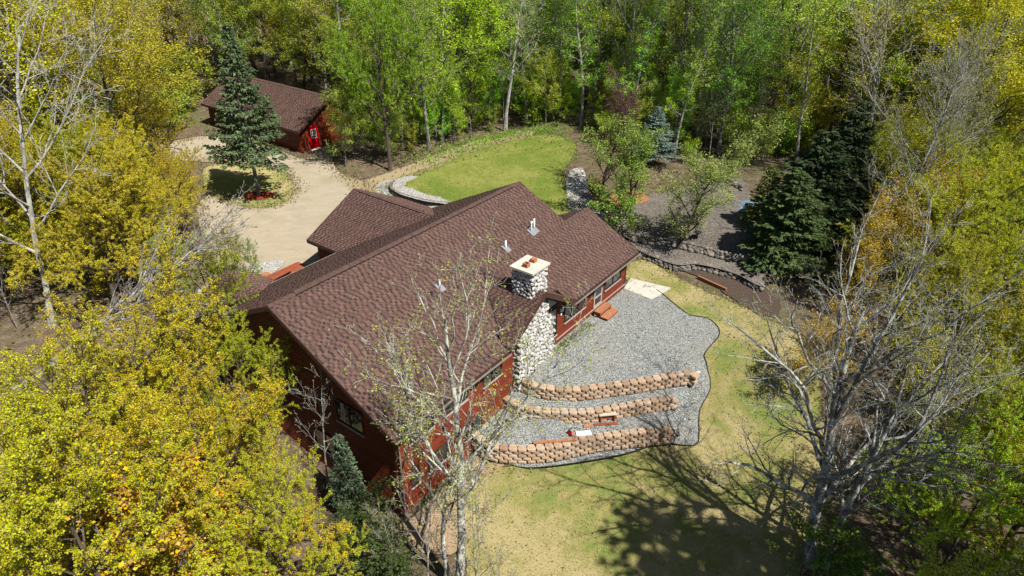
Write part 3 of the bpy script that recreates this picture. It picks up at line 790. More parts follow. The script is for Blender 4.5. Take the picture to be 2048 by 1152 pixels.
# wall lamp by the gable window
lm = MB(); lm.box(12.25, 12.42, -FV - .16, -FV - .045, 1.95, 2.1); lm.build('wall_lamp', M['white'], house)
lm = MB(); lm.box(12.27, 12.36, -FV - .10, -FV - .045, 1.72, 1.84); lm.build('wall_lamp', M['white'], house)
mt = MB(); mt.box(11.75, 11.9, -FV - .12, -FV - .045, .35, .62); mt.build('tap_box', M['siding'], house)

# chimney ---------------------------------------------------------------
def stone_mesh(seed, rough=.14):
    r_ = random.Random(seed); V = [(0, 0, .5)]; nseg, nr = 7, 3
    for i in range(1, nr + 1):
        t = math.pi * i / (nr + 1)
        for j in range(nseg):
            p = 2 * math.pi * (j + .5 * (i % 2)) / nseg; q = 1 + r_.uniform(-rough, rough)
            V.append((.5 * q * math.sin(t) * math.cos(p), .5 * q * math.sin(t) * math.sin(p), .5 * q * math.cos(t)))
    V.append((0, 0, -.5)); Fc = []
    for j in range(nseg): Fc.append((0, 1 + j, 1 + (j + 1) % nseg))
    for i in range(nr - 1):
        a = 1 + i * nseg
        for j in range(nseg):
            j2 = (j + 1) % nseg
            Fc += [(a + j, a + nseg + j, a + nseg + j2, a + j2)]
    a = 1 + (nr - 1) * nseg
    for j in range(nseg): Fc.append((a + (j + 1) % nseg, a + j, len(V) - 1))
    return V, Fc
STONES = []
for i in range(9):
    V, Fc = stone_mesh(40 + i); STONES.append(mesh_from('stone', V, Fc, True, [M['fieldstone']]))
chim = MB()
# breast against the gable, with a stepped right shoulder
BV = 6.68
prof = [(8.28, -.7), (11.15, -.7), (11.15, 2.35), (10.66, 2.85), (10.66, 3.42), (10.2, ZC - .42), (9.8, ZC - .42), (8.28, 2.85)]
def prism(mb, prof, va, vb):
    n = len(mb.v); k = len(prof)
    mb.v += [lv(u, vb, z) for u, z in prof] + [lv(u, va, z) for u, z in prof]
    mb.f.append(tuple(n + i for i in range(k))); mb.f.append(tuple(n + 2 * k - 1 - i for i in range(k)))
    for i in range(k):
        j = (i + 1) % k; mb.f.append((n + i, n + k + i, n + k + j, n + j))
prism(chim, prof, FV - .02, BV)
SU0, SU1, SV0, SV1, CZ = 9.48, 10.72, 5.34, 6.48, 5.38
chim.box(SU0, SU1, -SV1, -SV0, 2.9, CZ)
chimney = chim.build('chimney', M['mortar'], house)
cp = MB(); cp.slab([lv(SU0 - .1, SV1 + .1, CZ + .10), lv(SU1 + .1, SV1 + .1, CZ + .10), lv(SU1 + .1, SV0 - .1, CZ + .10), lv(SU0 - .1, SV0 - .1, CZ + .10)], .10)
cp.build('cap', M['concrete'], chimney)
for (u, v, h, open_) in ((9.80, 5.92, .20, True), (10.40, 5.90, .17, False)):
    fm = MB(); z0 = CZ + .10; s = .13
    if open_:
        for (a, b, c, d) in ((-s, s, -s, -s + .035), (-s, s, s - .035, s), (-s, -s + .035, -s + .036, s - .036), (s - .035, s, -s + .036, s - .036)):
            fm.box(u + a, u + b, -v + c, -v + d, z0, z0 + h)
        fo = fm.build('flue', M['clay'], chimney)
        im = MB(); im.box(u - s + .04, u + s - .04, -v - s + .04, -v + s - .04, z0, z0 + .04); im.build('flue_throat', M['vent_black'], chimney)
    else:
        fm.box(u - s, u + s, -v - s, -v + s, z0, z0 + h); fm.build('flue', M['clay'], chimney)
sr = random.Random(21)
def lay_stones(region, frame, rmin, rmax, tries, depth=.5):
    """dart-throwing: frame(s, t) -> (point, rz); region(s,t) -> bool"""
    placed = []
    (s0, s1, t0, t1), inside = region
    for k in range(tries):
        f = k / tries; r = rmax * (1 - f) ** .7 + rmin * (1 - (1 - f) ** .7)
        s, t = sr.uniform(s0, s1), sr.uniform(t0, t1)
        if not inside(s, t): continue
        if all((s - a) ** 2 + (t - b) ** 2 > (.86 * (r + q)) ** 2 for a, b, q in placed): placed.append((s, t, r))
    out = []
    for s, t, r in placed:
        p, rz = frame(s, t); out.append((p, rz, r))
    return out
def poly_in(P): return lambda s, t: in_poly(s, t, P)
S_all = []
brz = (8.28, 11.15, -.65, ZC - .42)
pin = [(8.36, -.7), (11.07, -.7), (11.07, 2.32), (10.58, 2.82), (10.58, 3.38), (10.15, ZC - .5), (9.85, ZC - .5), (8.36, 2.8)]
S_all += lay_stones((brz, poly_in(pin)), lambda s, t: (lv(s, BV + .01, t), 0), .042, .112, 12000)
S_all += lay_stones(((SU0, SU1, 3.3, CZ - .02), lambda s, t: SU0 + .05 < s < SU1 - .05), lambda s, t: (lv(s, SV1 + .01, t), 0), .042, .10, 3000)
S_all += lay_stones(((SV0, SV1, 3.1, CZ - .02), lambda s, t: SV0 + .05 < s < SV1 - .05), lambda s, t: (lv(SU0 - .01, s, t), -math.pi / 2), .042, .10, 3000)
S_all += lay_stones(((FV, BV, -.6, 2.4), lambda s, t: True), lambda s, t: (lv(11.16, s, t), math.pi / 2), .06, .13, 400)
S_all += lay_stones(((FV, BV, -1.1, 2.8), lambda s, t: True), lambda s, t: (lv(8.27, s, t), -math.pi / 2), .06, .13, 400)
S_all.sort(key=lambda q: -q[2])
restV, restF, restS = [], [], []
for i, (p, rz, r) in enumerate(S_all):
    sx, sz, sy = 2.15 * r * sr.uniform(.95, 1.22), 2.05 * r * sr.uniform(.85, 1.05), r * sr.uniform(.9, 1.25)
    mtx = Matrix.Translation(p) @ Matrix.Rotation(rz, 4, 'Z') @ Matrix.Rotation(sr.uniform(-.6, .6), 4, 'Y') @ Matrix.Diagonal((sx, sy, sz, 1))
    if i < 300:
        o = obj('stone', STONES[i % 9], chimney); o.matrix_local = mtx
    else:
        V, Fc = stone_mesh(i); n = len(restV); restV += [tuple(mtx @ Vector(v)) for v in V]; restF += [tuple(n + j for j in f) for f in Fc]; restS += [sr.random()] * len(V)
if restV:
    me = mesh_from('small_stones', restV, restF, True, [M['fieldstone']]); a_ = me.attributes.new('shade', 'FLOAT', 'POINT')
    if len(me.vertices) == len(restS): a_.data.foreach_set('value', restS)
    tag(obj('small_stones', me, chimney), None, None, None, 'stuff')

# ---- the shed beside the driveway
shed = empty('storage_shed', W(23.3, -28.6, 0), HROT)
tag(shed, 'red log-sided shed with brown roof at the end of the driveway', 'shed')
SHU, SHL, SHZ, SHE = 3.5, 14.2, 4.45, 2.12           # ridge offset, length, ridge and eave heights
ssl = (SHZ - SHE) / (SHU + .45)
zsl = lambda u, v: SHZ - ssl * (SHU - u)
zsr = lambda u, v: SHZ - ssl * (u - SHU)
sp = [([(SHU, .45), (-.45, .45), (-.45, -SHL - .45), (SHU, -SHL - .45)], zsl, 'u'), ([(SHU, .45), (2 * SHU + .45, .45), (2 * SHU + .45, -SHL - .45), (SHU, -SHL - .45)], zsr, 'u')]
sm = MB()
for P, zf, ax in sp: slab_uv(sm, P, zf, .15)
sroof = sm.build('roof', M['roof_deck'], shed)
stabs = []
for P, zf, ax in sp: stabs += plane_tabs(P, zf, ax, rr, .16, .14, .28)
tag(obj('shingles', shingle_mesh('shingles', stabs), sroof), None, None, None, 'stuff')
roof_keep = roof; roof = sroof
ridge_strip(lv(SHU, .45, SHZ), lv(SHU, -SHL - .45, SHZ), ssl, False, .16, .04)
fascia(lv(SHU, .47, SHZ), lv(-.45, .47, SHE), .22); fascia(lv(SHU, .47, SHZ), lv(2 * SHU + .45, .47, SHE), .22); fascia(lv(-.47, .45, SHE), lv(-.47, -SHL - .45, SHE), .18)
roof = roof_keep
B20 = board_proto(.2, .05)
house_keep = house; house = shed
sf = wall([lv(0, 0, -.2), lv(2 * SHU, 0, -.2), lv(2 * SHU, 0, 2.2), lv(SHU, 0, SHZ - .15), lv(0, 0, 2.2)])
boards(sf, B20, .2, (0, 0), 0, 0, 4.2, lambda z: (max(0, SHU - (SHZ - .15 - z) / ssl), min(2 * SHU, SHU + (SHZ - .15 - z) / ssl)), [(.95, 1.95, -.1, 2.0)])
slw = wall([lv(0, 0, -.2), lv(0, 0, 2.2), lv(0, -SHL, 2.2), lv(0, -SHL, -.2)])
boards(slw, B20, .2, (0, 0), -math.pi / 2, 0, 2.2, lambda z: (-SHL, 0), [(-4.6, -1.5, -.1, 2.0), (-9.0, -5.8, -.1, 2.0), (-13.2, -10.0, -.1, 2.0)])
wall([lv(2 * SHU, 0, -.2), lv(2 * SHU, -SHL, -.2), lv(2 * SHU, -SHL, 2.2), lv(2 * SHU, 0, 2.2)])
wall([lv(0, -SHL, -.2), lv(0, -SHL, 2.2), lv(SHU, -SHL, SHZ - .15), lv(2 * SHU, -SHL, 2.2), lv(2 * SHU, -SHL, -.2)])
house = house_keep
for a, b in ((-4.6, -1.5), (-9.0, -5.8), (-13.2, -10.0)):
    gd = MB(); gd.box(-.03, .02, -b, -a, 0, 2.0); go = gd.build('garage_door', M['siding_dk'], shed)
    n = 5
    for i in range(n):
        pm = MB(); h = 2.0 / n; pm.box(-.055, -.031, -b + .03, -a - .03, i * h + .015, (i + 1) * h - .015); pm.build('panel', M['siding'], go)
# red door with nine panes
dm = MB(); dm.box(1.0, 1.9, -.07, 0, 0.02, 1.98); sdoor = dm.build('door', M['door_red'], shed)
dm = MB(); dm.box(.93, .999, -.085, -.02, 0, 2.05); dm.box(1.901, 1.97, -.085, -.02, 0, 2.05); dm.box(.93, 1.97, -.084, -.02, 2.051, 2.12); dm.build('frame', M['door_red'], sdoor)
gp = MB(); gp.box(1.17, 1.73, -.082, -.071, 1.02, 1.82); gp.build('pane', M['glass'], sdoor)
mu = MB()
for i in (0, 1, 2, 3): mu.box(1.158 + .187 * i, 1.182 + .187 * i, -.094, -.083, 1.0, 1.84)
for i in (0, 1, 2, 3): mu.box(1.15, 1.75, -.093, -.084, 1.008 + .265 * i, 1.032 + .265 * i)
mu.build('muntins', M['white'], sdoor)
th = MB(); th.box(.95, 1.95, -.2, -.05, -.02, .05); th.build('threshold', M['white'], shed)
kn = MB(); kn.tube([(1.82, -.07, .95), (1.82, -.12, .95)], .03, 8); kn.build('handle', M['metal'], sdoor)

# ------------------------------------------------------------------ block and boulder walls
def block_mesh(seed, w, d, h, m):
    """split-face block: flat back, front face broken to a shallow point; x along the wall, -y outward"""
    q = random.Random(seed); j = lambda a=.014: q.uniform(-a, a)
    x0, x1 = -w / 2, w / 2
    V = [(x0 + .06, d / 2, -h / 2), (x1 - .06, d / 2, -h / 2), (x1 - .06, d / 2, h / 2), (x0 + .06, d / 2, h / 2),
         (x0, -d * .18, -h / 2), (x1, -d * .18, -h / 2), (x1, -d * .18, h / 2), (x0, -d * .18, h / 2),
         (x0 * .80 + j(), -d / 2 + j(), -h / 2 + .01), (x1 * .80 + j(), -d / 2 + j(), -h / 2), (x1 * .80 + j(), -d / 2 + j(), h / 2 - .01), (x0 * .80 + j(), -d / 2 + j(), h / 2),
         (j(.08), -d / 2 - .018 + j(.02), j(.03))]
    Fc = [(0, 3, 2, 1), (0, 1, 5, 4), (3, 7, 6, 2), (0, 4, 7, 3), (1, 2, 6, 5), (4, 5, 9, 8), (7, 11, 10, 6), (4, 8, 11, 7), (5, 6, 10, 9), (8, 9, 12), (9, 10, 12), (10, 11, 12), (11, 8, 12)]
    return mesh_from('block', V, Fc, False, [m])
def resample(P, step, off=0.0):
    out = []; d = off; run = 0
    for i in range(len(P) - 1):
        a, b = Vector(P[i][:2]), Vector(P[i + 1][:2]); L = (b - a).length
        while d <= run + L:
            t = (d - run) / L; out.append((a.lerp(b, t), math.atan2(b.y - a.y, b.x - a.x))); d += step
        run += L
    return out
def block_wall(name, label, line, ztop, courses, footz, protos, caps, bw, bh, setback=.035, group=None, cap_h=.16):
    P = [Vector((p.x, p.y)) for p in smooth_loop(line, 5, False)]
    c = P[len(P) // 2]; root = empty(name, (c.x, c.y, ztop - courses * bh)); tag(root, label, 'retaining wall', group)
    q = random.Random(len(name) + int(ztop * 100))
    for k in range(courses):
        h = cap_h if k == 0 else bh
        z = ztop + .03 - (cap_h / 2 if k == 0 else cap_h + (k - .5) * bh)
        for (p, a) in resample(P, bw, bw * (.25 + .5 * (k % 2))):
            nrm = Vector((math.sin(a), -math.cos(a)))          # downhill side: right of the line
            pos = p + nrm * (setback * k + (.0 if k else .02) + q.uniform(-.012, .012))
            if z < footz(pos.x + nrm.x * .25, pos.y + nrm.y * .25) - h * .55: continue
            o = obj('block', q.choice(caps if k == 0 else protos), root)
            o.location = (pos.x - c.x, pos.y - c.y, z - root.location.z)
            o.rotation_euler = (q.uniform(-.02, .02), q.uniform(-.015, .015), a + q.uniform(-.05, .05))
    return root
BW, BHH = .41, .15
bl_p = [block_mesh(i, BW - .012, .30, BHH - .004, M['block']) for i in range(6)]
bl_c = [block_mesh(20 + i, BW - .006, .36, .16, M['block']) for i in range(5)]
block_wall('retaining_wall', 'upper tan block wall next to the stone chimney foot', w1, T0, 4, lambda x, y: terrace_z(x, y), bl_p, bl_c, BW, BHH, group='block walls of the patio')
block_wall('retaining_wall', 'middle tan block wall with a small bench in front', w2, T1, 4, lambda x, y: terrace_z(x, y), bl_p, bl_c, BW, BHH, group='block walls of the patio')
block_wall('retaining_wall', 'lowest tan block wall beside the front lawn', w3, T2, 5, lambda x, y: terrace_z(x, y), bl_p, bl_c, BW, BHH, group='block walls of the patio')
# small grey block wall behind the garage
bk = [at(a, b, .72) for a, b in [(790, 362), (782, 368), (785, 376), (800, 385), (825, 393), (860, 401), (905, 405), (960, 408)]]
bd_p = [block_mesh(60 + i, .28, .22, .135, M['block_dk']) for i in range(4)]
block_wall('retaining_wall', 'curved grey-brown block wall behind the garage roof', [Vector((p.x, p.y)) for p in bk], .72, 4, lambda x, y: -.2, bd_p, bd_p, .29, .14, .03, None, .14)
gp_, _ = sheet('gravel_bed', PX([(787, 366), (800, 356), (832, 353), (868, 368), (905, 388), (950, 412), (860, 404), (825, 396), (800, 388), (786, 378)], .72), lambda x, y: .735, M['gravel_pale'], .5, .03)
tag(gp_, 'raised pale gravel bed behind the garage roof', None, None, 'structure')
gq_, _ = sheet('gravel_strip', PX([(752, 380), (764, 366), (786, 360), (784, 378), (800, 392), (840, 404), (880, 412), (860, 430), (780, 410)], .1), lambda x, y: max(.16, min(.9, ground_h(x, y) + .06)) , M['gravel_pale'], .5, .03)
tag(gq_, 'pale gravel strip at the foot of the curved wall', None, None, 'structure')

# boulder walls -------------------------------------------------------------
BOULD = []
for i in range(8):
    V, Fc = stone_mesh(90 + i, .2); BOULD.append(mesh_from('boulder', V, Fc, True, [M['boulder']]))
def boulder_wall(label, line, rows, z0, r0, r1, lean):
    P = [Vector(p[:2]) for p in smooth_loop(line, 4, False)]; c = P[len(P) // 2]
    root = empty('boulder_wall', (c.x, c.y, z0)); tag(root, label, 'stone wall', 'boulder walls right of the house')
    q = random.Random(len(label)); nrm = None
    for k in range(rows):
        d = 0; tot = sum((P[i + 1] - P[i]).length for i in range(len(P) - 1))
        while d < tot:
            r = q.uniform(r0, r1) * (1 - .12 * k); d += r * .95
            (p, a), = resample(P, 1e9, min(d, tot - .001))[:1]
            n_ = Vector((math.sin(a), -math.cos(a)))
            pos = p - n_ * (lean * k) + n_ * q.uniform(-.05, .05)
            o = obj('boulder', q.choice(BOULD), root)
            o.location = (pos.x - c.x, pos.y - c.y, .12 + k * r0 * 1.25 + q.uniform(-.04, .04))
            o.rotation_euler = (q.uniform(-.3, .3), q.uniform(-.3, .3), a + q.uniform(-.5, .5)); o.scale = (r * 2.2, r * 1.6, r * q.uniform(1.3, 1.7))
            d += r * .95
bw_up = [at(a, b, .45) for a, b in [(1262, 482), (1300, 488), (1345, 494), (1390, 503), (1440, 516), (1500, 530), (1530, 545)]]
bw_lo = [at(a, b, .0) for a, b in [(1276, 512), (1320, 531), (1355, 542), (1390, 540), (1430, 548), (1475, 562), (1520, 585)]]
boulder_wall('upper row of pale rounded boulders holding up the bare terrace', bw_up, 3, .38, .12, .24, .10)
boulder_wall('lower row of pale rounded boulders above the mulch strip', bw_lo, 3, -.05, .12, .23, .10)
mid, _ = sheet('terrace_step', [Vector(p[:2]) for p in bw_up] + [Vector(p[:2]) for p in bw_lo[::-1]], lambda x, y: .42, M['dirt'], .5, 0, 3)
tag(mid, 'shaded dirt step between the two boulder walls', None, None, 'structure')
bt = [at(1505, 340 + 20, .8)]
far_b = [at(a, b, .85) for a, b in [(1395, 362), (1430, 360), (1460, 368), (1485, 382)]]
boulder_wall('short row of boulders at the back edge of the terrace', far_b, 2, .8, .14, .24, .08)
tb = MB(); a, b = atg(1395, 557), atg(1452, 583); tb.bar((a.x, a.y, a.z + .1), (b.x, b.y, b.z + .1), .12, .22)
tag(tb.build('timber_edge', M['plank']), 'brown timber edging along the shaded mulch strip', 'timber')

# ------------------------------------------------------------------ things about the yard
steps = empty('wooden_steps', W(16.15, FV + .6, 0), HROT); tag(steps, 'two red-brown wooden steps below the back door', 'steps')
for i, (y0, y1, z) in enumerate(((-.05, .38, .42), (-.50, -.08, .22))):
    for j in range(3):
        t = MB(); w_ = (y1 - y0) / 3; t.box(-.62, .62, y0 + j * w_ + .006, y0 + (j + 1) * w_ - .006, z - .045, z); t.build('tread', M['plank'], steps)
    t = MB(); t.box(-.6, .6, y0 + .02, y0 + .05, z - .2, z - .046); t.build('riser', M['deckwood'], steps)
for x in (-.58, .53):
    t = MB(); t.box(x, x + .05, -.44, .38, 0, .17); t.box(x, x + .05, -.04, .38, .171, .374); t.build('stringer', M['deckwood'], steps)
mat_o = MB(); mat_o.slab([(-.42, -.3, .02), (.42, -.3, .02), (.42, .3, .02), (-.42, .3, .02)], .015)
p = W(16.55, 7.75, .0); m_o = mat_o.build('doormat', M['black'], None, False, (p.x, p.y, .025), HROT + .15); tag(m_o, 'dark grey mat on the gravel below the wooden steps', 'doormat')
# small bench and offcuts left on the middle terrace
p = at(1214, 842, T2); bench = empty('workbench', (p.x, p.y, T2 + .01), R(8)); tag(bench, 'small low wooden bench with pale top before the block wall', 'bench')
t = MB(); t.box(-.42, .42, -.11, .11, .40, .44); t.build('bench_top', M['plank_pale'], bench)
for x in (-.36, .30):
    t = MB(); t.box(x, x + .06, -.1, .1, 0, .40); t.build('leg', M['deckwood'], bench)
t = MB(); t.box(-.30, .30, -.02, .02, .12, .2); t.build('stretcher', M['deckwood'], bench)
def plank(name, label, px, py, z, L, w_, h, rz, m):
    p = at(px, py, z); t = MB(); t.box(-L / 2, L / 2, -w_ / 2, w_ / 2, 0, h); o = t.build(name, M[m], None, False, (p.x, p.y, z + .012), R(rz)); tag(o, label, 'plank'); return o
plank('plank', 'short cedar board on gravel under the small bench', 1212, 849, T2, 1.15, .15, .04, 6, 'deckwood')
plank('plank', 'long orange cedar plank lying on the lowest block wall', 1110, 883, T2 + .05, 2.0, .14, .045, 7, 'plank')
plank('plank', 'little brown wood offcut on the gravel left of bench', 1176, 853, T2, .42, .16, .05, 8, 'plank')
plank('board', 'white rectangular board lying on gravel beside the lowest wall', 1167, 868, T2, .70, .26, .07, 6, 'white')
p = at(1141, 870, T2); tool = empty('power_saw', (p.x, p.y, T2 + .02), R(-55)); tag(tool, 'small red and black power tool lying beside the white board', 'tool')
t = MB(); t.box(-.18, .12, -.07, .07, 0, .12); t.build('motor_housing', M['door_red'], tool)
t = MB(); t.tube([(-.16, 0, .12), (-.12, 0, .2), (.04, 0, .21), (.1, 0, .12)], .025, 6); t.build('handle', M['black'], tool)
t = MB(); t.tube([(.1, -.02, .07), (.1, .01, .07)], .09, 10); t.build('blade_guard', M['metal'], tool)
t = MB(); t.box(-.2, .26, .072, .18, 0, .03); t.build('base_plate', M['plank'], tool)
for i, (px, py, zz, r, lab) in enumerate([(1357, 867, -1.75, .16, 'white stone in the tree shadow at the lowest wall end'), (1395, 738 + 12, -.3, .12, 'pale stone at the end of the upper block wall'), (1385, 812, -.85, .13, 'pale stone on gravel right of the middle block wall')]):
    p = at(px, py, zz); z = terrace_z(p.x, p.y); o = obj('loose_stone', STONES[i], None, (p.x, p.y, z + r * .35)); o.scale = (r * 2, r * 1.6, r * 1.2); tag(o, lab, 'stone')
# entry deck, bench and planter behind the house
dk = empty('entry_deck', W(8.0, -10.6, 0), HROT); tag(dk, 'red-stained wooden deck corner beside the garage', 'deck')
for i in range(11):
    t = MB(); t.box(-1.4, 1.6, -1.3 + i * .22, -1.3 + i * .22 + .2, .1, .14); t.build('deck_board', M['deckwood'], dk)
t = MB(); t.box(-1.4, 1.6, -1.3, 1.1, .0, .098); t.build('joists', M['deckwood'], dk)
bn = empty('deck_bench', W(7.5, -10.5, .14), HROT + R(4)); tag(bn, 'red-stained wooden bench seat on the entry deck', 'bench')
for i in range(3):
    t = MB(); t.box(-.75, .75, -.2 + i * .14, -.2 + i * .14 + .12, .42, .46); t.build('seat_slat', M['deckwood'], bn)
for x in (-.6, .55):
    t = MB(); t.box(x, x + .06, -.17, .17, 0, .42); t.build('leg', M['deckwood'], bn)
fr, _ = sheet('front_bed', [W(u, v) for u, v in [(5.2, -11.2), (8.8, -12.2), (8.6, -13.4), (5.0, -14.2), (3.4, -12.6)]], gh(.06), M['gravel_pale'], .4, .08)
tag(fr, 'pale stone bed with young trees by the entry deck', None, None, 'structure')
for i, (u, v) in enumerate(((5.9, -12.3), (7.2, -12.0))):
    fr, _ = sheet('mulch_patch', [W(u + .5 * math.cos(a), v + .4 * math.sin(a)) for a in np.arange(0, 6.28, .7)], gh(.085), M['mulch_orange'], .3, .04)
    tag(fr, 'small orange mulch ring in the stone bed', None, None, 'structure')
# fire pit, chair, tarp on the terrace
p = atg(1402, 425); fp = empty('fire_pit', p); tag(fp, 'ring of pale stones round a fire pit on the terrace', 'fire pit')
for i in range(11):
    a = i * 2 * math.pi / 11; o = obj('stone', BOULD[i % 8], fp, (.55 * math.cos(a), .55 * math.sin(a), .1)); o.scale = (.3, .24, .24); o.rotation_euler = (0, 0, a)
p = atg(1394, 479); ch = empty('fire_bowl', p); tag(ch, 'small black bowl grill on a post at the terrace edge', 'grill')
t = MB(); t.tube([(0, 0, .42), (0, 0, .5), (0, 0, .56)], [.08, .22, .26], 12); t.build('bowl', M['black'], ch, True)
t = MB(); t.tube([(0, 0, 0), (0, 0, .42)], .035, 6); t.build('post', M['black'], ch)
p = at(1528, 420, .85); V = []; Fc = []
nx_, ny_ = 14, 10; q = random.Random(5)
for j in range(ny_):
    for i in range(nx_):
        x, y = (i / (nx_ - 1) - .5) * 3.4, (j / (ny_ - 1) - .5) * 2.0
        rr_ = max(abs(x) / 1.7, abs(y) / 1.0); V.append((x, y, .55 * max(0, 1 - rr_) ** .6 + q.uniform(0, .07) + .02))
for j in range(ny_ - 1):
    for i in range(nx_ - 1): a = j * nx_ + i; Fc.append((a, a + 1, a + nx_ + 1, a + nx_))
tp = obj('tarp', mesh_from('tarp', V, Fc, True, [M['tarp']]), None, (p.x, p.y, ground_h(p.x, p.y) + .02), R(-20)); tag(tp, 'crumpled pale blue tarp half hidden behind the dark spruces', 'tarp')

# ------------------------------------------------------------------ tree library
def nrmz(a): return a / (np.linalg.norm(a, axis=-1, keepdims=True) + 1e-9)
class Tree:
    """branch skeleton grown level by level; gives a wood mesh and leaf anchor points"""
    def __init__(s, seed, h, r0, spec):
        s.g = np.random.default_rng(seed); s.br = []; s.tips = []; s.sp = spec
        s.grow(np.zeros(3), nrmz(np.array([s.g.normal(0, .04) + spec.get('lean', (0, 0))[0], s.g.normal(0, .04) + spec.get('lean', (0, 0))[1], 1.0])), h, r0, 0)
    def grow(s, p, d, L, r, lv_):
        sp = s.sp; g_ = s.g; n = sp['seg'][lv_]; P = [p]; D = [d]
        for i in range(n):
            d = d + g_.normal(0, sp['wob'][lv_], 3); d[2] += sp['trop'][lv_] / n; d = d / np.linalg.norm(d)
            p = p + d * (L / n); P.append(p); D.append(d)
        P = np.array(P); D = np.array(D); t = np.linspace(0, 1, n + 1); rad = r * (1 - t * (1 - sp['taper'][lv_]))
        s.br.append((P, rad, lv_))
        last = sp['levels'] - 1
        if lv_ >= last - sp.get('leaf_levels', 1) + 1: s.tips.append((P, D, lv_))
        if lv_ >= last: return
        k = int(round(sp['n'][lv_] * (1 if lv_ == 0 else min(1.6, max(.35, L / sp['ref'][lv_])))))
        az = g_.uniform(0, 6.28); t0 = sp['t0'][lv_]
        for i in range(k):
            tt = t0 + (1 - t0) * ((i + g_.uniform(.1, .9)) / k); tt = min(tt, .995)
            x = tt * n; j = min(int(x), n - 1); q = P[j] + (P[j + 1] - P[j]) * (x - j); dd = D[min(j + 1, n)]
            az += 2.4 + g_.normal(0, .5)
            a = np.cross(dd, [0, 0, 1.0]) if abs(dd[2]) < .95 else np.cross(dd, [1.0, 0, 0]); a /= np.linalg.norm(a); b = np.cross(dd, a)
            an = np.radians(sp['ang'][lv_] * (1 - .35 * tt) + g_.normal(0, 8))
            cd = dd * math.cos(an) + (a * math.cos(az) + b * math.sin(az)) * math.sin(an)
            prof = sp['prof'](tt) if lv_ == 0 else (1.05 - .55 * tt)
            cl = L * sp['len'][lv_] * prof * g_.uniform(.7, 1.2)
            rr_ = (r * (1 - tt * (1 - sp['taper'][lv_])))
            s.grow(q, cd, cl, max(.004, min(rr_ * .62, rr_ * (.35 + .5 * cl / max(L, .01)))), lv_ + 1)
    def wood(s, name, mat_, minr=.006):
        V = []; Fq = []; n0 = 0
        for P, rad, l in s.br:
            k = (7, 5, 4, 3, 3, 3)[l]; n = len(P)
            d = np.gradient(P, axis=0); d = nrmz(d); ref = np.array([1.0, 0, 0]) if abs(d[0][0]) < .8 else np.array([0, 1.0, 0])
            a = nrmz(np.cross(d, ref)); b = np.cross(d, a)
            th = np.arange(k) * 2 * math.pi / k
            ring = a[:, None, :] * np.cos(th)[None, :, None] + b[:, None, :] * np.sin(th)[None, :, None]
            rad_ = np.maximum(rad, minr)
            if l == 0: rad_ = rad_.copy(); rad_[0] *= 1.35
            V.append((P[:, None, :] + ring * rad_[:, None, None]).reshape(-1, 3))
            i = np.arange(n - 1)[:, None] * k; j = np.arange(k)[None, :]; j2 = (j + 1) % k
            Fq.append(np.stack([i + j, i + j2, i + k + j2, i + k + j], -1).reshape(-1, 4) + n0); n0 += n * k
        return mesh_np(name, np.concatenate(V), np.concatenate(Fq), mat_, True)
    def leaves(s, name, mat_, per, size, droop=.5, spread=.12, maxn=60000, aspect=.42, start=.25, up=.15):
        g_ = s.g; A = []; B = []
        for P, D, l in s.tips:
            n = len(P) - 1; L = np.linalg.norm(P[-1] - P[0]); m = max(1, int(round(per * max(.3, L / s.sp['twig']))))
            t = start + (1 - start) * g_.random(m) ** .8; x = np.minimum(t * n, n - 1e-4); j = x.astype(int)
            A.append(P[j] + (P[j + 1] - P[j]) * (x - j)[:, None]); B.append(D[j])
        A = np.concatenate(A); B = np.concatenate(B)
        if len(A) > maxn: sel = g_.choice(len(A), maxn, False); A = A[sel]; B = B[sel]
        return leaf_cards(name, A, B, mat_, size, droop, spread, aspect, g_, up)
def leaf_cards(name, A, B, mat_, size, droop, spread, aspect, g_, up=.15):
    m = len(A); A = A + g_.normal(0, spread, (m, 3))
    d = nrmz(g_.normal(0, 1, (m, 3)) * .8 + B * .6 + np.array([0, 0, -droop]))
    L = size * g_.uniform(.6, 1.35, m)[:, None]
    ref = nrmz(g_.normal(0, 1, (m, 3)) + np.array([0, 0, up * 6]))
    sd = nrmz(np.cross(d, ref)); nn = np.cross(sd, d)
    mid = A + d * L * .5 + nn * L * .10
    V = np.stack([A, mid + sd * L * aspect, A + d * L, mid - sd * L * aspect], 1).reshape(-1, 3)
    return mesh_np(name, V, np.arange(4 * m).reshape(m, 4), mat_)
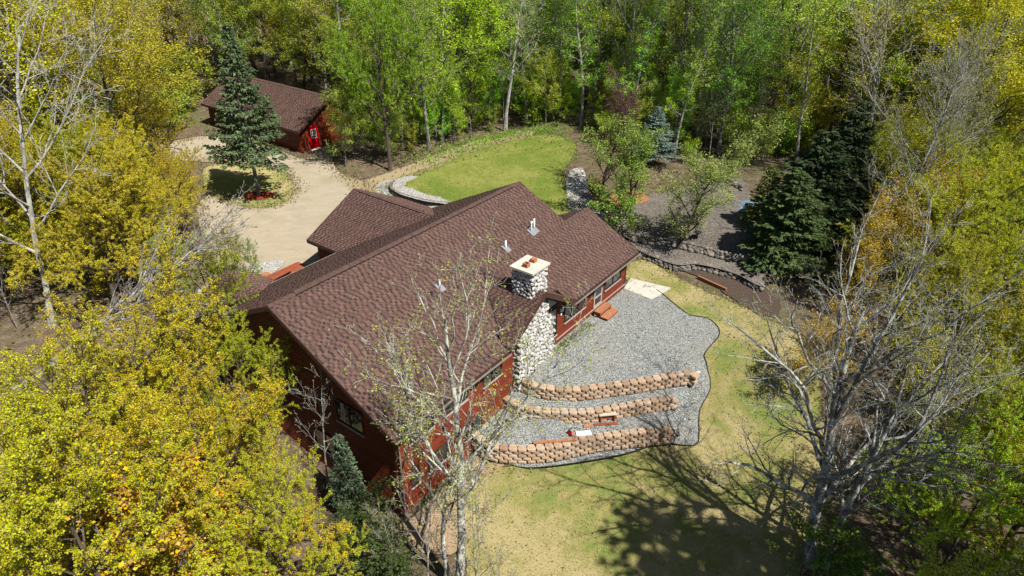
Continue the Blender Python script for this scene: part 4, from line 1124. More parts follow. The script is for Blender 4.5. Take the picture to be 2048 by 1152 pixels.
def conifer(seed, h, rmax, z0, whorls, per, bark, droop=.25, spray=.34, power=.85, gap=0.0, wood_r=.16, irregular=.12, dens=1.0):
    """trunk and limbs, plus needle sprays, for a spire-shaped evergreen"""
    g_ = np.random.default_rng(seed); tb_ = []; A = []; D = []; Ln = []
    zs = np.linspace(0, h, 9); tb_.append((np.stack([g_.normal(0, .02, 9), g_.normal(0, .02, 9), zs], 1), wood_r * (1 - zs / h) + .012, 6))
    for i in range(whorls):
        t = (i + .5) / whorls; z = z0 + (h - z0) * t; Rr = rmax * (1 - t) ** power + .10
        for k in range(per):
            if g_.random() < gap: continue
            az = g_.uniform(0, 6.28); L = Rr * g_.uniform(1 - 2.2 * irregular, 1 + irregular)
            zz = z + g_.uniform(-.5, .5) * (h - z0) / whorls
            n = 6; tt = np.linspace(0, 1, n); elev = (.35 * t - droop * (1 - .4 * t))
            x = L * tt; zc_ = zz + x * elev + L * .18 * tt ** 2
            P = np.stack([np.cos(az) * x, np.sin(az) * x, zc_], 1); tb_.append((P, np.linspace(.028, .006, n) * (.6 + .2 * L), 3))
            m = int(max(5, L / .085) * dens)
            for _ in range(1):
                s_ = np.sqrt(g_.uniform(.03, 1, m)); j = np.minimum((s_ * (n - 1)).astype(int), n - 2); base = P[j] + (P[j + 1] - P[j]) * (s_ * (n - 1) - j)[:, None]
                side = np.where(g_.random(m) < .5, -1, 1)[:, None]; out = np.array([np.cos(az), np.sin(az), 0]); lat = np.array([-np.sin(az), np.cos(az), 0])
                wd = (.42 * L * (1 - s_) + .10)[:, None]
                A.append(base + lat * side * wd * g_.random((m, 1)) + np.array([0, 0, 1]) * g_.normal(0, .04, (m, 1)))
                D.append(nrmz(out * .75 + lat * side * g_.uniform(.2, .9, (m, 1)) + np.array([0, 0, 1]) * g_.normal(-.15, .25, (m, 1))))
    A = np.concatenate(A); D = np.concatenate(D); m = len(A)
    L = spray * g_.uniform(.55, 1.3, m)[:, None]; ref = nrmz(g_.normal(0, .5, (m, 3)) + np.array([0, 0, 1.0])); sd = nrmz(np.cross(D, ref)); nn = np.cross(sd, D)
    mid = A + D * L * .45 + nn * L * .12
    V1 = np.stack([A, mid + sd * L * .26, A + D * L - nn * L * .08, mid - sd * L * .26], 1).reshape(-1, 3)
    sd2 = nn; mid2 = A + D * L * .5
    V2 = np.stack([A, mid2 + sd2 * L * .16, A + D * L, mid2 - sd2 * L * .16], 1).reshape(-1, 3)
    V = np.concatenate([V1, V2]); crown = mesh_np('crown', V, np.arange(len(V)).reshape(-1, 4), M['needle'])
    V = []; Fq = []; n0 = 0
    for P, rad, k in tb_:
        n = len(P); d = nrmz(np.gradient(P, axis=0)); ref = np.array([0, 0, 1.0]) if k == 3 else np.array([1.0, 0, 0])
        a = nrmz(np.cross(d, ref)); b = np.cross(d, a); th = np.arange(k) * 2 * math.pi / k
        V.append((P[:, None, :] + (a[:, None, :] * np.cos(th)[None, :, None] + b[:, None, :] * np.sin(th)[None, :, None]) * np.asarray(rad)[:, None, None]).reshape(-1, 3))
        i = np.arange(n - 1)[:, None] * k; j = np.arange(k)[None, :]; j2 = (j + 1) % k
        Fq.append(np.stack([i + j, i + j2, i + k + j2, i + k + j], -1).reshape(-1, 4) + n0); n0 += n * k
    return mesh_np('trunk', np.concatenate(V), np.concatenate(Fq), bark, True), crown

round_prof = lambda t: .55 + 1.1 * math.sin(math.pi * min(1, max(0, (t - .05) / .95))) ** .8 * (1 - .35 * t)
tall_prof = lambda t: 1.0 - .62 * t
vase_prof = lambda t: .8 + .5 * t
def spec(levels=4, n=(12, 6, 5), ln=(.34, .5, .42), ang=(58, 48, 42), trop=(.15, .45, .3, .1), wob=(.05, .13, .18, .22), seg=(8, 6, 4, 3), taper=(.2, .25, .3, .4), t0=(.3, .2, .15), prof=round_prof, ref=(1, 3.0, 1.4), twig=.6, leaf_levels=1, lean=(0, 0)):
    return dict(levels=levels, n=n, len=ln, ang=ang, trop=trop, wob=wob, seg=seg, taper=taper, t0=t0, prof=prof, ref=ref, twig=twig, leaf_levels=leaf_levels, lean=lean)
LIB = {}
def lib(name, variants): LIB[name] = variants
def broad(name, seeds, h, r0, sp, bark, per, size, droop=.5, spread=.1, maxn=26000, minr=.006, leafmat='leaf', aspect=.42, up=.15):
    out = []
    for sd_ in seeds:
        t = Tree(sd_, h, r0, sp); out.append((t.wood('trunk', M[bark], minr), t.leaves('crown', M[leafmat], per, size, droop, spread, maxn, aspect, .2, up), h))
    LIB[name] = out
# near maples: drooping leaf bunches at every twig end
broad('maple', (11, 12), 10, .17, spec(4, (16, 8, 7), (.40, .5, .40), (60, 50, 45), t0=(.2, .18, .12), ref=(1, 3.4, 1.5), twig=.5), 'bark_brown', 66, .056, .8, .04, 215000)
# forest maples with tall crowns
broad('forest_maple', (21, 22), 15, .15, spec(4, (24, 7, 5), (.25, .48, .4), (66, 50, 44), t0=(.14, .2, .15), ref=(1, 3.2, 1.4), twig=.5), 'bark_brown', 30, .10, .5, .13, 92000)
broad('aspen', (31, 32), 16, .12, spec(4, (26, 6, 4), (.17, .5, .42), (58, 48, 42), t0=(.25, .2, .15), prof=tall_prof, ref=(1, 2.2, 1.0), twig=.42), 'bark_pale', 34, .09, .4, .13, 60000)
broad('hazy', (41, 42), 15, .13, spec(4, (24, 8, 6), (.24, .5, .42), (52, 45, 40), t0=(.2, .15, .12), ref=(1, 3.0, 1.3), twig=.5), 'bark_grey', 9, .085, .3, .10, 30000)
broad('bare', (51,), 15, .14, spec(4, (18, 7, 6), (.26, .5, .45), (50, 45, 42), (.15, .5, .35, .2), (.05, .12, .16, .2), (8, 6, 5, 3), (.2, .25, .3, .4), (.3, .15, .12), ref=(1, 3.2, 1.5), twig=.5), 'bark_pale', 3, .08, .2, .07, 6000, .008)
broad('birch_bare', (61, 62), 16, .14, spec(5, (14, 6, 4, 3), (.22, .5, .45, .4), (52, 45, 42, 40), (.1, .5, .2, .0, -.2), (.05, .12, .16, .2, .2), (9, 6, 5, 3, 2), (.2, .25, .3, .4, .5), (.3, .15, .12, .1), prof=tall_prof, ref=(1, 2.8, 1.3, .6), twig=.3), 'bark_white', .5, .07, .2, .05, 1200, .012)
broad('sapling', (71, 72, 73), 6, .05, spec(3, (20, 7), (.30, .45), (52, 45), (.2, .5, .2), (.06, .14, .2), (7, 5, 3), (.2, .3, .4), (.12, .15), ref=(1, 1.5), twig=.5), 'bark_grey', 34, .078, .5, .10, 26000)
broad('sapling_thin', (74, 75), 7, .045, spec(4, (15, 5, 4), (.26, .45, .4), (45, 42, 40), (.2, .5, .3, .1), (.05, .12, .18, .2), (8, 5, 3, 2), (.2, .3, .4, .5), (.25, .15, .1), ref=(1, 1.5, .7), twig=.3), 'bark_grey', 1.6, .075, .3, .05, 2500, .006)
broad('bush', (81, 82, 83), 2.4, .04, spec(4, (12, 7, 5), (.55, .5, .42), (62, 50, 45), (.1, .5, .3, .1), (.08, .16, .2, .2), (5, 5, 4, 3), (.3, .3, .4, .4), (.04, .1, .1), prof=vase_prof, ref=(1, 1.3, .6), twig=.3), 'bark_brown', 12, .095, .2, .08, 16000)
broad('ornamental', (91, 92), 5.2, .10, spec(4, (12, 8, 6), (.5, .5, .42), (50, 46, 42), (.1, .7, .45, .2), (.07, .14, .18, .2), (6, 6, 4, 3), (.3, .3, .35, .4), (.16, .15, .1), prof=vase_prof, ref=(1, 2.4, 1.1), twig=.45), 'bark_brown', 34, .075, .1, .10, 56000)
broad('purple', (95,), 5.5, .11, spec(4, (12, 9, 8), (.5, .5, .45), (50, 44, 42), (.1, .8, .5, .3), (.06, .12, .16, .2), (6, 6, 4, 3), (.3, .3, .35, .4), (.14, .12, .1), prof=vase_prof, ref=(1, 2.4, 1.1), twig=.35), 'bark_purple', 9, .06, .1, .05, 16000, .008)
LIB['spruce'] = [(*conifer(s_, 12, 3.1, 2.7, 38, 9, M['bark_grey'], .18, .30, 1.08, irregular=.2, dens=1.25), 12) for s_ in (101, 102)]
LIB['spruce_near'] = [(*conifer(103, 7, 1.5, .3, 34, 8, M['bark_brown'], .12, .22, .85, dens=1.2), 7)]
LIB['fir_dark'] = [(*conifer(s_, 13, 3.1, .6, 40, 9, M['bark_brown'], .12, .36, .75, .1, irregular=.2, dens=1.2), 13) for s_ in (105, 106)]
LIB['pine'] = [(*conifer(108, 23, 4.3, 6.0, 25, 9, M['bark_brown'], -.05, .55, .36, .12, .28, .25), 23)]

# ------------------------------------------------------------------ planting
PLANTED = []     # (object, description, region, px)
def plant(kind, loc, h, color, var=0, rz=None, name='tree', sxy=1.0, tilt=(0, 0), parts=True, leaves=True):
    w_, c_, h0 = LIB[kind][var % len(LIB[kind])]
    s_ = h / h0; root = empty(name, loc, rnd.uniform(0, 6.28) if rz is None else rz)
    root.rotation_euler = (tilt[0], tilt[1], root.rotation_euler[2]); root.scale = (s_ * sxy, s_ * sxy, s_)
    obj('trunk', w_, root)
    if leaves:
        o = obj('crown', c_, root); o.color = (*color, 1)
    return root
def cvar(c, a=.16):
    k = 1 + rnd.uniform(-a, a); return tuple(max(0, min(1, x * k * (1 + rnd.uniform(-a, a) * .25))) for x in c)
YEL, GOLD, LIME, GREEN, OLIVE, BRONZE, ORANGE, PALE = (.42, .34, .012), (.45, .29, .012), (.24, .30, .02), (.12, .24, .012), (.20, .22, .035), (.26, .15, .02), (.50, .20, .015), (.22, .25, .07)
def ground_at(x, y): return Vector((x, y, ground_h(x, y) - .05))
def crown_at(px, py, zc):   # ground point under a crown centre seen at a pixel at height zc
    p = at(px, py, zc); return ground_at(p.x, p.y)

# ---- single trees that stand out
def htip(px, py, tip_y):
    p = atg(px, py); return max(z for z in np.arange(1, 26, .05) if project((p.x, p.y, p.z + z))[1] > tip_y)
def T(o, label, cat='tree', group=None): return tag(o, label, cat, group)
T(plant('spruce', atg(519, 393), htip(519, 393, 50), (.15, .21, .085), 0, 1.0, 'spruce_tree', .92), 'tall blue-green spruce standing in red mulch by the driveway', 'spruce')
T(plant('maple', ground_at(*atg(780, 340)[:2]), 12.0, (.32, .48, .010), 1, .4, 'maple_tree', .80), 'dense bright green maple at the right corner of the shed')
T(plant('fir_dark', atg(1605, 480), htip(1605, 480, 262), (.07, .11, .04), 0, .3, 'spruce_tree', 1.95), 'tallest dark green spruce right of the bare terrace', 'spruce')
T(plant('fir_dark', atg(1665, 450), htip(1665, 450, 205), (.065, .105, .04), 1, 2.3, 'spruce_tree', 1.35), 'dark spruce behind and right of the tallest terrace spruce', 'spruce')
T(plant('fir_dark', atg(1520, 455), htip(1520, 455, 330), (.22, .26, .05), 1, 4.3, 'spruce_tree', 1.25), 'short yellow-green fir at the terrace edge', 'fir')
T(plant('fir_dark', atg(1560, 525), htip(1560, 525, 340), (.10, .15, .045), 0, 5.0, 'spruce_tree', 1.9), 'mid-height spruce leaning over the boulder walls', 'spruce')
T(plant('spruce', atg(1305, 328), 4.8, (.22, .31, .25), 1, .5, 'blue_spruce', 1.7), 'small pale blue spruce behind the ornamental trees', 'spruce')
T(plant('ornamental', atg(1262, 442), 5.2, (.30, .42, .06), 0, .5, 'ornamental_tree', 1.4), 'leafy bright green ornamental tree left of two by the terrace', 'tree')
T(plant('ornamental', atg(1350, 508), 5.4, (.34, .42, .09), 1, 2.1, 'ornamental_tree', 1.3), 'sparser pale green ornamental tree growing at the boulder wall', 'tree')
T(plant('bush', atg(1245, 480), 2.8, (.24, .38, .04), 0, 1, 'shrub', 1.4), 'bright green shrub hard against the wing roof corner', 'shrub')
T(plant('purple', atg(1200, 395), 5.6, (.17, .075, .07), 0, .5, 'plum_tree', 1.2), 'purple-brown twiggy tree beside the back lawn', 'tree')
T(plant('bush', atg(1182, 398), 1.1, (.40, .12, .04), 1, .5, 'red_shrub', 1.3), 'low rust-red shrub below the purple twiggy tree', 'shrub')
T(plant('sapling', atg(476, 557), 3.0, (.33, .30, .06), 0, .3, 'young_tree', 1.1), 'thin yellowish young tree by the entry deck', 'tree')
T(plant('sapling', atg(512, 553), 2.3, (.17, .28, .02), 1, .3, 'young_tree', .75), 'small dense green young tree right of the thin yellowish one', 'tree')
T(plant('spruce_near', atg(700, 1015), htip(700, 1015, 872), (.15, .21, .12), 0, .3, 'spruce_tree', 1.0), 'small slender spruce close to the dark gable wall', 'spruce')
T(plant('bush', crown_at(735, 1095, -1.0), 2.3, (.06, .10, .02), 2, .3, 'evergreen_bush', 1.3), 'dark green round bush below the slender spruce', 'bush')
T(plant('bush', crown_at(790, 1140, -1.2), 2.2, (.07, .11, .025), 0, 1.3, 'evergreen_bush', 1.3), 'low green bush at the bottom edge near the house corner', 'bush')
# off to the right of the view: the pine whose shadow lies on the lawn
T(plant('pine', ground_at(17.8, 7.3), 26, (.05, .08, .03), 0, .3, 'pine_tree', 1.0), 'tall pine right of the lawn, known by its shadow', 'pine')

# ---- the two lichen-grey bare trees in front
def big_bare(seed, h, r, sp_, loc, rz, label, leafc, per, minr=.0045, size=.065, bark='bark_front'):
    t = Tree(seed, h, r, sp_); root = empty('bare_tree', loc, rz); tag(root, label, 'tree')
    obj('trunk', t.wood('trunk', M[bark], minr), root)
    c = obj('crown', t.leaves('crown', M['leaf'], per, size, .2, .04, 14000, .45, .3), root); c.color = (*leafc, 1)
    return root
front = spec(5, (11, 6, 6, 5), (.33, .5, .46, .42), (42, 44, 44, 42), (.1, .75, .4, .25, .1), (.05, .12, .16, .2, .22), (12, 9, 6, 4, 3), (.22, .22, .3, .35, .5), (.34, .12, .1, .1), ref=(1, 4.2, 2.0, .9), twig=.35, lean=(.03, 0.0))
p = atg(922, 1190)
big_bare(318, 11.8, .19, front, (p.x, p.y, p.z - .05), 0, 'lichen-grey bare tree with new leaves standing before the house', (.40, .42, .06), 4.0)
p = atg(893, 1165)
big_bare(322, 8.5, .11, front, (p.x, p.y, p.z - .05), 0, 'thinner bare stem just left of the lichen-grey tree', (.40, .42, .06), 3.0)
rt = spec(5, (12, 7, 6, 5), (.46, .5, .46, .42), (52, 46, 44, 42), (.05, .7, .35, .2, .0), (.06, .14, .18, .22, .24), (12, 9, 6, 4, 3), (.25, .22, .3, .35, .5), (.18, .1, .1, .1), ref=(1, 4.2, 2.0, .9), twig=.35, lean=(.05, .08))
p = atg(1622, 1125)
big_bare(333, 11.4, .24, rt, (p.x, p.y, p.z - .05), .5, 'big lichen-covered bare tree at the lower right', (.34, .30, .04), .35, bark='bark_right')
rt2 = dict(rt); rt2['lean'] = (.36, .22)
big_bare(347, 9.5, .17, rt2, (p.x + .45, p.y - .15, p.z - .05), .0, 'second leaning trunk beside the big lichen-covered tree', (.34, .30, .04), .35, bark='bark_right')
for i, (px, py, h, lab) in enumerate([(855, 1200, 6.5, 'dark thin sapling left of the front bare stems'), (960, 1230, 6.2, 'thin leaning sapling right of the front bare stems'), (1010, 1240, 3.8, 'small twiggy sapling at the bottom edge of the lawn'), (800, 1165, 4.2, 'grey twiggy sapling below the house corner'), (655, 960, 6.5, 'pale bare sapling standing against the dark gable')]):
    T(plant('sapling_thin', atg(px, py), h, (.30, .32, .06), i, i * 1.3, 'sapling', 1.0, (rnd.uniform(-.06, .06), rnd.uniform(-.05, .09)), True, i != 4), lab, 'sapling')
# ---- pale bare tree at the left edge and the toppled one
bl_sp = spec(5, (13, 6, 5, 3), (.34, .52, .46, .42), (58, 46, 44, 42), (.0, .45, .3, .2, .1), (.04, .12, .16, .2, .2), (12, 8, 5, 4, 3), (.3, .22, .3, .35, .5), (.25, .12, .1, .1), ref=(1, 4.2, 2.0, .9), twig=.35)
def pale_tree(seed, h, r, sp_, loc, rot, label, bark='bark_pale'):
    t = Tree(seed, h, r, sp_); root = empty('bare_tree', loc, 0); root.rotation_euler = rot; tag(root, label, 'tree')
    obj('trunk', t.wood('trunk', M[bark], .009), root); return root
p = at(45, 560, 0); pale_tree(355, 15.5, .155, bl_sp, ground_at(-25.0, 31), (-.04, .13, .6), 'tall pale bare tree near the left edge')
p = at(10, 790, 3.5); pale_tree(366, 9.5, .18, spec(5, (15, 9, 6, 4), (.36, .52, .46, .42), (34, 36, 40, 42), (.1, .2, .2, .1, .1), (.04, .10, .15, .2, .2), (12, 8, 5, 4, 3), (.3, .22, .3, .35, .5), (.30, .12, .1, .1), ref=(1, 4.2, 2.0, .9), twig=.35), Vector((p.x, p.y, 3.3)), (0, R(66), R(38)), 'toppled bare tree lying across the bushes by the driveway', 'bark_grey')
p = atg(885, 282); T(plant('birch_bare', ground_at(p.x, p.y), 14.5, (.2, .25, .05), 0, .3, 'birch_tree'), 'white-barked bare birch behind the back lawn', 'birch')
p = atg(1335, 300); T(plant('birch_bare', ground_at(p.x + 2, p.y + 5), 17, (.2, .25, .05), 1, 1.3, 'birch_tree'), 'taller white birch right of centre in the back wood', 'birch')
p = atg(1765, 560); T(plant('bare', ground_at(p.x, p.y), 13.5, (.3, .3, .06), 0, 1.3, 'bare_tree', 1.0, (0, .08)), 'grey bare tree with forked stem right of the dark spruces')
p = atg(1830, 520); T(plant('bare', ground_at(p.x, p.y), 12.5, (.3, .3, .06), 1, 2.3, 'bare_tree', 1.0, (0, .12)), 'leaning grey bare tree at the far right')

# ---- maples of the lower left, placed by their crowns
near = [  # crown px, crown height, tree height, colour, width, label
    (415, 625, 3.6, 7.0, (.40, .45, .008), .80, 'yellow-green maple with its top against the roof edge'),
    (505, 795, 2.4, 6.8, (.42, .45, .008), .78, 'yellow-green maple spreading before the dark gable wall'),
    (330, 780, 4.2, 9.0, (.54, .44, .006), 1.0, 'broad golden yellow maple at the centre of the lower left'),
    (120, 900, 5.0, 9.5, (.49, .46, .006), 1.0, 'yellow maple at the left edge of the lower left'),
    (400, 960, 3.6, 8.6, (.54, .42, .006), .95, 'golden maple just above the orange sapling'),
    (230, 1130, 5.0, 9.5, (.48, .46, .006), 1.0, 'yellow maple cut by the bottom left of the picture'),
    (570, 1110, 1.6, 6.8, (.50, .50, .010), .82, 'pale yellow maple at the bottom beside the green bushes'),
    (20, 1120, 5.6, 9.5, (.50, .50, .012), 1.0, 'yellow maple in the very bottom left corner'),
]
for i, (px, py, zc, h, c, w_, lab) in enumerate(near):
    T(plant('maple', crown_at(px, py, zc), h + 2.0 * 0, c, i, i * 1.7, 'maple_tree', w_), lab, 'maple')
for i, (px, py, zc, h, c, lab) in enumerate([(350, 1040, 4.0, 7.4, (.62, .36, .012), 'small orange-leaved sapling among the lower left maples'), (200, 1010, 5.2, 8.6, (.60, .42, .012), 'bronze sapling between the lower left maples'), (1630, 700, 1.0, 5.2, (.54, .36, .02), 'orange-leaved sapling behind the big lichen-covered tree'), (1720, 580, 1.6, 5.4, (.54, .38, .02), 'orange sapling between the dark spruces and bare branches'), (1860, 490, 3.2, 7.0, (.56, .40, .03), 'tall orange sapling at the right below the leaning bare tree'), (1800, 560, 2.2, 6.0, (.54, .38, .03), 'short orange sapling beside the tall orange sapling')]):
    T(plant('sapling', crown_at(px, py, zc), h, c, i, i * 1.1, 'sapling', 1.15), lab, 'sapling')
for i, (px, py, zc, h, c, lab) in enumerate([(318, 320, 3.4, 7.0, (.56, .46, .02), 'bronze-yellow maple at the left entrance of the driveway'), (365, 425, 2.6, 5.6, (.54, .42, .02), 'small bronze maple leaning over the near driveway edge'), (250, 250, 4.0, 8.0, (.58, .46, .02), 'bronze maple behind the tall pale bare tree')]):
    T(plant('maple', crown_at(px, py, zc), h, c, i, i * 2.1, 'maple_tree', .85), lab, 'maple')
T(plant('bush', crown_at(1700, 1140, -1.5), 2.0, (.14, .26, .015), 0, 1.3, 'shrub', 1.5), 'bright green shrub at the foot of the big lichen-covered tree', 'shrub')

for i, (px, py, h, c, lab) in enumerate([(352, 262, 2.6, (.40, .50, .03), 'round lime bush nearest the driveway left of the shed'), (372, 225, 3.0, (.44, .46, .03), 'yellow-green bush at the left end of the shed'), (402, 196, 3.4, (.40, .45, .04), 'olive bush behind the left end of the shed'), (325, 238, 3.2, (.46, .44, .03), 'wide golden bush farther left of the shed'), (340, 205, 4.0, (.42, .50, .03), 'tall lime bush in the gap left of the shed')]):
    T(plant('bush', atg(px, py), h, c, i, i * 1.9, 'bush', 1.5), lab, 'bush')
p = atg(512, 553); sg = MB(); sg.tube([(p.x, p.y, p.z), (p.x, p.y, p.z + .75)], .05, 8); sgo = sg.build('stem_guard', M['white'], None, True); tag(sgo, 'white stem guard round the small green young tree', 'stem guard')
# ---- the wood, tree by tree
ORD = ['first', 'second', 'third', 'fourth', 'fifth', 'sixth', 'seventh', 'eighth', 'ninth', 'tenth', 'eleventh', 'twelfth', 'thirteenth', 'fourteenth', 'fifteenth', 'sixteenth', 'seventeenth', 'eighteenth', 'nineteenth', 'twentieth']
ORD += ['twenty-' + o for o in ORD[:9]] + ['thirtieth'] + ['thirty-' + o for o in ORD[:9]] + ['fortieth'] + ['forty-' + o for o in ORD[:9]]
edge_line = [(-400, 520), (0, 680), (120, 670), (240, 640), (330, 560), (380, 480), (385, 400), (330, 350), (300, 300), (400, 250), (425, 196), (660, 196), (690, 335), (770, 330), (860, 302), (960, 272), (1060, 258), (1150, 262), (1200, 312), (1300, 332), (1380, 346), (1480, 342), (1540, 350), (1690, 360), (1760, 470), (1790, 640), (1830, 800), (1850, 1000), (1860, 1300), (2600, 1300)]
def edge_y(x):
    for (a, b), (c, d) in zip(edge_line, edge_line[1:]):
        if a <= x <= c: return b + (d - b) * (x - a) / (c - a)
    return 0
pts = []; g3 = random.Random(17)
fixed = [(o.location.x, o.location.y) for o in S.objects if o.type == 'EMPTY' and o.get('category') in ('tree', 'spruce', 'birch', 'maple', 'fir')]
def try_place(n, cond, dmin, box):
    k = 0; out = []
    for _ in range(n):
        x, y = g3.uniform(box[0], box[1]), g3.uniform(box[2], box[3])
        if not cond(x, y): continue
        if all((x - a) ** 2 + (y - b) ** 2 > dmin * dmin for a, b in pts) and all((x - a) ** 2 + (y - b) ** 2 > (dmin * .55) ** 2 for a, b in fixed):
            pts.append((x, y)); out.append((x, y))
    return out
def vis(x, y, z, m=160):
    q = project((x, y, z)); return q is not None and -m < q[0] < 2048 + m and -m < q[1] < 1152 + m
def back_cond(x, y):
    q = project((x, y, 0.0))
    if q is None or q[0] < -350 or q[0] > 2400: return False
    return q[1] < edge_y(q[0]) and (vis(x, y, 2) or vis(x, y, 8) or vis(x, y, 14))
def shades_shed(x, y, h):
    for k in range(1, 13):
        d = .674 * h * k / 12; u, v = to_uv(x - sh.x * d, y - sh.y * d); z = h * (1 - k / 12)
        if 22.5 < u < 31 and -43.5 < v < -27.5 and z < h and k > 1: return True
    return False
def near_shed(x, y):
    q = project((x, y, 0)); return 300 < q[0] < 455 and q[1] > 175
def region(x, y):
    q = project((x, y, 0)); px = q[0]
    if px < 430: return 'left of driveway'
    if px < 700: return 'behind the shed'
    if px < 1180: return 'behind the back lawn'
    if px < 1560: return 'beyond the terrace'
    return 'along the right side'
forest = []
for (x, y) in try_place(9000, lambda x, y: back_cond(x, y) and y > 44 and not shades_shed(x, y, 14) and not near_shed(x, y), 3.4, (-75, 80, 44, 104)): forest.append((x, y, 'tall'))
for (x, y) in try_place(4000, lambda x, y: back_cond(x, y) and y <= 48 and not near_shed(x, y), 2.1, (-52, 52, 9, 48)): forest.append((x, y, 'mid'))
def edge_cond(x, y):
    q = project((x, y, 0)); return q and back_cond(x, y) and q[1] > edge_y(q[0]) - 30 and 780 < q[0] < 1700
for (x, y) in try_place(9000, edge_cond, 1.35, (-20, 40, 30, 75)): forest.append((x, y, 'low'))
for (x, y) in try_place(5000, lambda x, y: back_cond(x, y) and 40 < y < 76 and not shades_shed(x, y, 4) and not near_shed(x, y), 2.0, (-60, 60, 40, 78)): forest.append((x, y, 'low'))
NAMES = {'forest_maple': 'maple', 'aspen': 'aspen', 'hazy': 'thinly leafed tree', 'bare': 'bare grey tree', 'birch_bare': 'bare birch', 'sapling': 'sapling', 'bush': 'bush', 'maple': 'maple', 'sapling_thin': 'thin sapling', 'fir_dark': 'fir'}
COLS = {'yellow': (.52, .52, .008), 'gold': (.56, .48, .008), 'lime green': (.42, .58, .012), 'bright green': (.26, .54, .008), 'olive': (.40, .45, .03), 'bronze': (.54, .46, .02), 'pale green': (.42, .54, .07)}
for (x, y, lay) in forest:
    q = project((x, y, 0)); px = q[0]; reg = region(x, y); r_ = g3.random()
    if reg == 'left of driveway': cs_ = ['yellow'] * 4 + ['gold', 'gold', 'lime green', 'lime green', 'bronze', 'bronze', 'bronze']
    elif reg == 'behind the shed': cs_ = ['yellow', 'yellow', 'olive', 'olive', 'pale green', 'lime green', 'gold']
    elif reg == 'behind the back lawn': cs_ = ['bright green'] * 4 + ['lime green'] * 3 + ['olive', 'pale green']
    elif reg == 'beyond the terrace': cs_ = ['lime green'] * 3 + ['bright green', 'olive', 'olive', 'pale green', 'yellow']
    else: cs_ = ['yellow'] * 7 + ['lime green'] * 2 + ['gold', 'olive', 'gold']
    cn = g3.choice(cs_)
    wid = 1.0
    if lay == 'tall':
        kind = g3.choice(['forest_maple', 'forest_maple', 'aspen', 'aspen', 'hazy', 'hazy', 'bare'] if reg != 'left of driveway' else ['forest_maple', 'forest_maple', 'forest_maple', 'aspen', 'hazy', 'hazy'])
        h = g3.uniform(12.5, 17.5); wid = 1.22
    elif lay == 'mid':
        kind = g3.choice(['maple', 'maple', 'maple', 'maple', 'sapling', 'sapling', 'bush', 'sapling_thin']); h = {'maple': g3.uniform(5.5, 8), 'sapling': g3.uniform(4, 6), 'hazy': g3.uniform(7, 10), 'bush': g3.uniform(1.6, 3), 'sapling_thin': g3.uniform(4, 7)}[kind]
    else:
        kind = g3.choice(['sapling', 'sapling', 'bush', 'bush', 'sapling_thin']); h = {'sapling': g3.uniform(3.5, 6.5), 'bush': g3.uniform(1.5, 3.2), 'sapling_thin': g3.uniform(4, 8)}[kind]
    col = cvar(COLS[cn]); nm = {'aspen': 'aspen_tree', 'forest_maple': 'maple_tree', 'maple': 'maple_tree', 'hazy': 'budding_tree', 'bare': 'bare_tree', 'sapling': 'sapling', 'bush': 'bush', 'sapling_thin': 'sapling'}[kind]
    o = plant(kind, ground_at(x, y), h, col, g3.randrange(3), g3.uniform(0, 6.28), nm, wid * g3.uniform(.9, 1.2), (g3.gauss(0, .03), g3.gauss(0, .03)))
    cnn = '' if kind in ('bare',) else cn + ' '
    PLANTED.append((o, cnn + NAMES[kind], reg + {'tall': '', 'mid': ' bank', 'low': ' undergrowth'}[lay], px, nm))
by = {}
for o, d, reg, px, nm in PLANTED: by.setdefault((d, reg), []).append((px, o, nm))
for (d, reg), L in by.items():
    L.sort(key=lambda q: q[0])
    for i, (px, o, nm) in enumerate(L):
        lab = d + ', ' + reg
        if len(L) > 1: lab = ORD[min(i, len(ORD) - 1)] + ' ' + d + ' from left, ' + reg
        tag(o, lab, 'bush' if nm == 'bush' else 'sapling' if nm == 'sapling' else 'tree', 'trees and saplings of the wood')

# ------------------------------------------------------------------ house glimpsed through the far trees
fh = empty('far_house', ground_at(12, 116), R(-12)); tag(fh, 'white house glimpsed through the trees far behind the back lawn', 'house')
t = MB(); t.box(-9, 9, -4, 4, 0, 6.0); t.build('wall', M['white'], fh)
t = MB(); t.poly([(-9.5, -4.6, 5.9), (9.5, -4.6, 5.9), (9.5, 0, 8.2), (-9.5, 0, 8.2)]); t.poly([(9.5, 4.6, 5.9), (-9.5, 4.6, 5.9), (-9.5, 0, 8.2), (9.5, 0, 8.2)]); t.build('roof', M['white'], fh)
for x in (-7, -4, -1, 2, 5):
    t = MB(); t.box(x, x + 1.2, -4.06, -4.01, 3.2, 4.8); t.build('window', M['glass'], fh)

# ------------------------------------------------------------------ ground cover
def scatter_cards(name, label, cat, pts_, size, color, droop, aspect, m='leaf', up=.3, spread=.05):
    g_ = np.random.default_rng(len(pts_)); A = np.array(pts_); B = np.tile([0, 0, 1.0], (len(A), 1))
    me = leaf_cards(name, A, B, M[m], size, droop, spread, aspect, g_, up); o = obj(name, me); o.color = (*color, 1)
    return tag(o, label, cat, None, 'stuff')
def fill(L, n, zf, keep=lambda x, y: True, r_=random.Random(31)):
    x0, x1 = min(p[0] for p in L), max(p[0] for p in L); y0, y1 = min(p[1] for p in L), max(p[1] for p in L); out = []
    while len(out) < n:
        x, y = r_.uniform(x0, x1), r_.uniform(y0, y1)
        if in_poly(x, y, L) and keep(x, y): out.append((x, y, zf(x, y)))
    return out
inpat = lambda x, y: not in_poly(x, y, patio_L)
scatter_cards('grass', 'short dry grass blades on the front lawn', None, fill(front_L, 22000, gh(.03), inpat), .075, (.46, .40, .16), -.5, .16)
scatter_cards('grass', 'green grass blades on the back lawn', None, fill(back_L, 9000, gh(.04)), .10, (.30, .36, .05), -.5, .18)
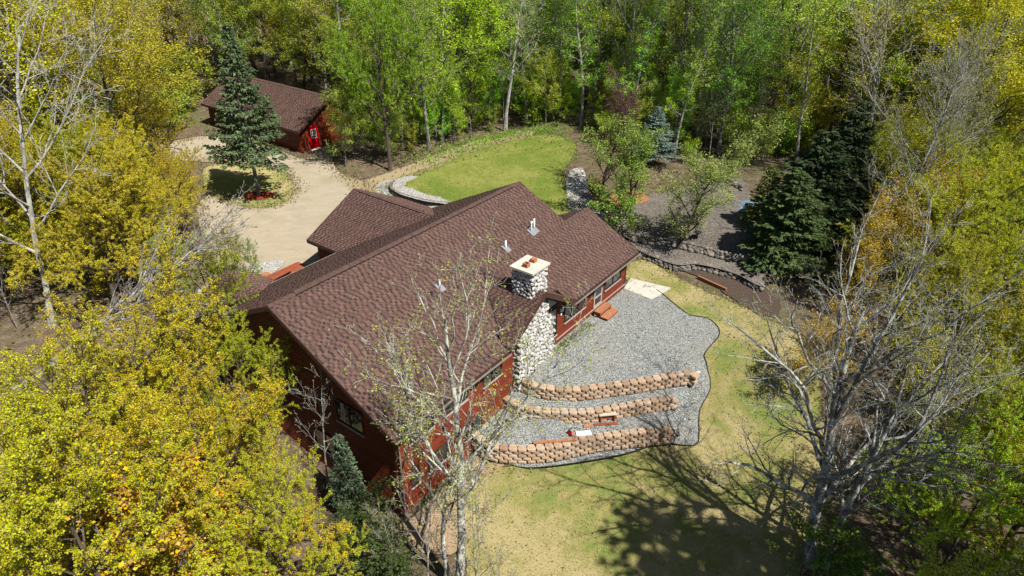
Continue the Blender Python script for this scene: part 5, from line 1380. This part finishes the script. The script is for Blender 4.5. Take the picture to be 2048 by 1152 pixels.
gl = random.Random(8); ferns = []
line = [atg(a, b) for a, b in [(840, 326), (880, 312), (920, 298), (960, 286), (1000, 277), (1060, 266), (1120, 264)]]
P = smooth_loop(line, 10, False)
for p in P:
    for _ in range(45):
        x, y = p.x + gl.gauss(0, 1.3), p.y + gl.gauss(0, 1.1); ferns.append((x, y, ground_h(x, y) + abs(gl.gauss(0, .22))))
scatter_cards('ground_cover', 'bright green ferny plants edging the wood behind the back lawn', None, ferns, .17, (.24, .40, .03), -.5, .3)
lit = []
for _ in range(26000):
    x, y = gl.uniform(-60, 60), gl.uniform(8, 86); q = project((x, y, 0))
    if q and q[1] < edge_y(q[0]) + 60 or (q and q[0] < 700 and y < 32): lit.append((x, y, ground_h(x, y) + abs(gl.gauss(0, .12)) - .02))
scatter_cards('undergrowth', 'scattered low green seedlings and leaf litter on the forest floor', None, lit, .20, (.24, .24, .05), -.2, .35)

# ragged edges: tufts and litter straggling over the outlines
def straggle(L, per, sg, dz=.03, r_=random.Random(77)):
    out = []
    for i in range(len(L)):
        a, b = L[i], L[(i + 1) % len(L)]; n = max(1, int((b - a).length * per))
        for k in range(n):
            p = a.lerp(b, r_.random()); x, y = p.x + r_.gauss(0, sg), p.y + r_.gauss(0, sg)
            if inpat(x, y) and not (0 < to_uv(x, y)[0] < 20 and -10 < to_uv(x, y)[1] < 6.6): out.append((x, y, ground_h(x, y) + dz + r_.random() * .04))
    return out
scatter_cards('grass', 'dry tufts straggling over the lawn edges', None, straggle(front_L, 60, .28) + straggle(isl_L, 70, .30), .13, (.36, .33, .12), -.6, .2)
scatter_cards('grass', 'green tufts straggling over the back lawn edge', None, straggle(back_L, 60, .3), .14, (.24, .32, .05), -.6, .2)
scatter_cards('leaf_litter', 'dead leaves and tufts along the driveway edge', None, straggle(drive_L, 80, .5), .13, (.24, .19, .10), -.1, .35)

fl_pts_ = fill(patio_L, 420, lambda x, y: terrace_z(x, y) + .02)
scatter_cards('fallen_leaves', 'scattered dead leaves and weeds on the gravel', None, fl_pts_, .085, (.30, .24, .10), -.0, .4)
scatter_cards('fallen_leaves', 'scattered dead leaves on the front lawn', None, fill(front_L, 900, gh(.05), inpat), .09, (.26, .18, .09), -.0, .4)
scatter_cards('weeds', 'low green weeds where the gravel meets the house wall', None, [(W(u, 6.55 + abs(gl.gauss(0, .25))) + Vector((0, 0, .03 + gl.random() * .08))) for u in [gl.uniform(11.3, 14.8) for _ in range(700)]], .10, (.30, .34, .08), -.5, .25)
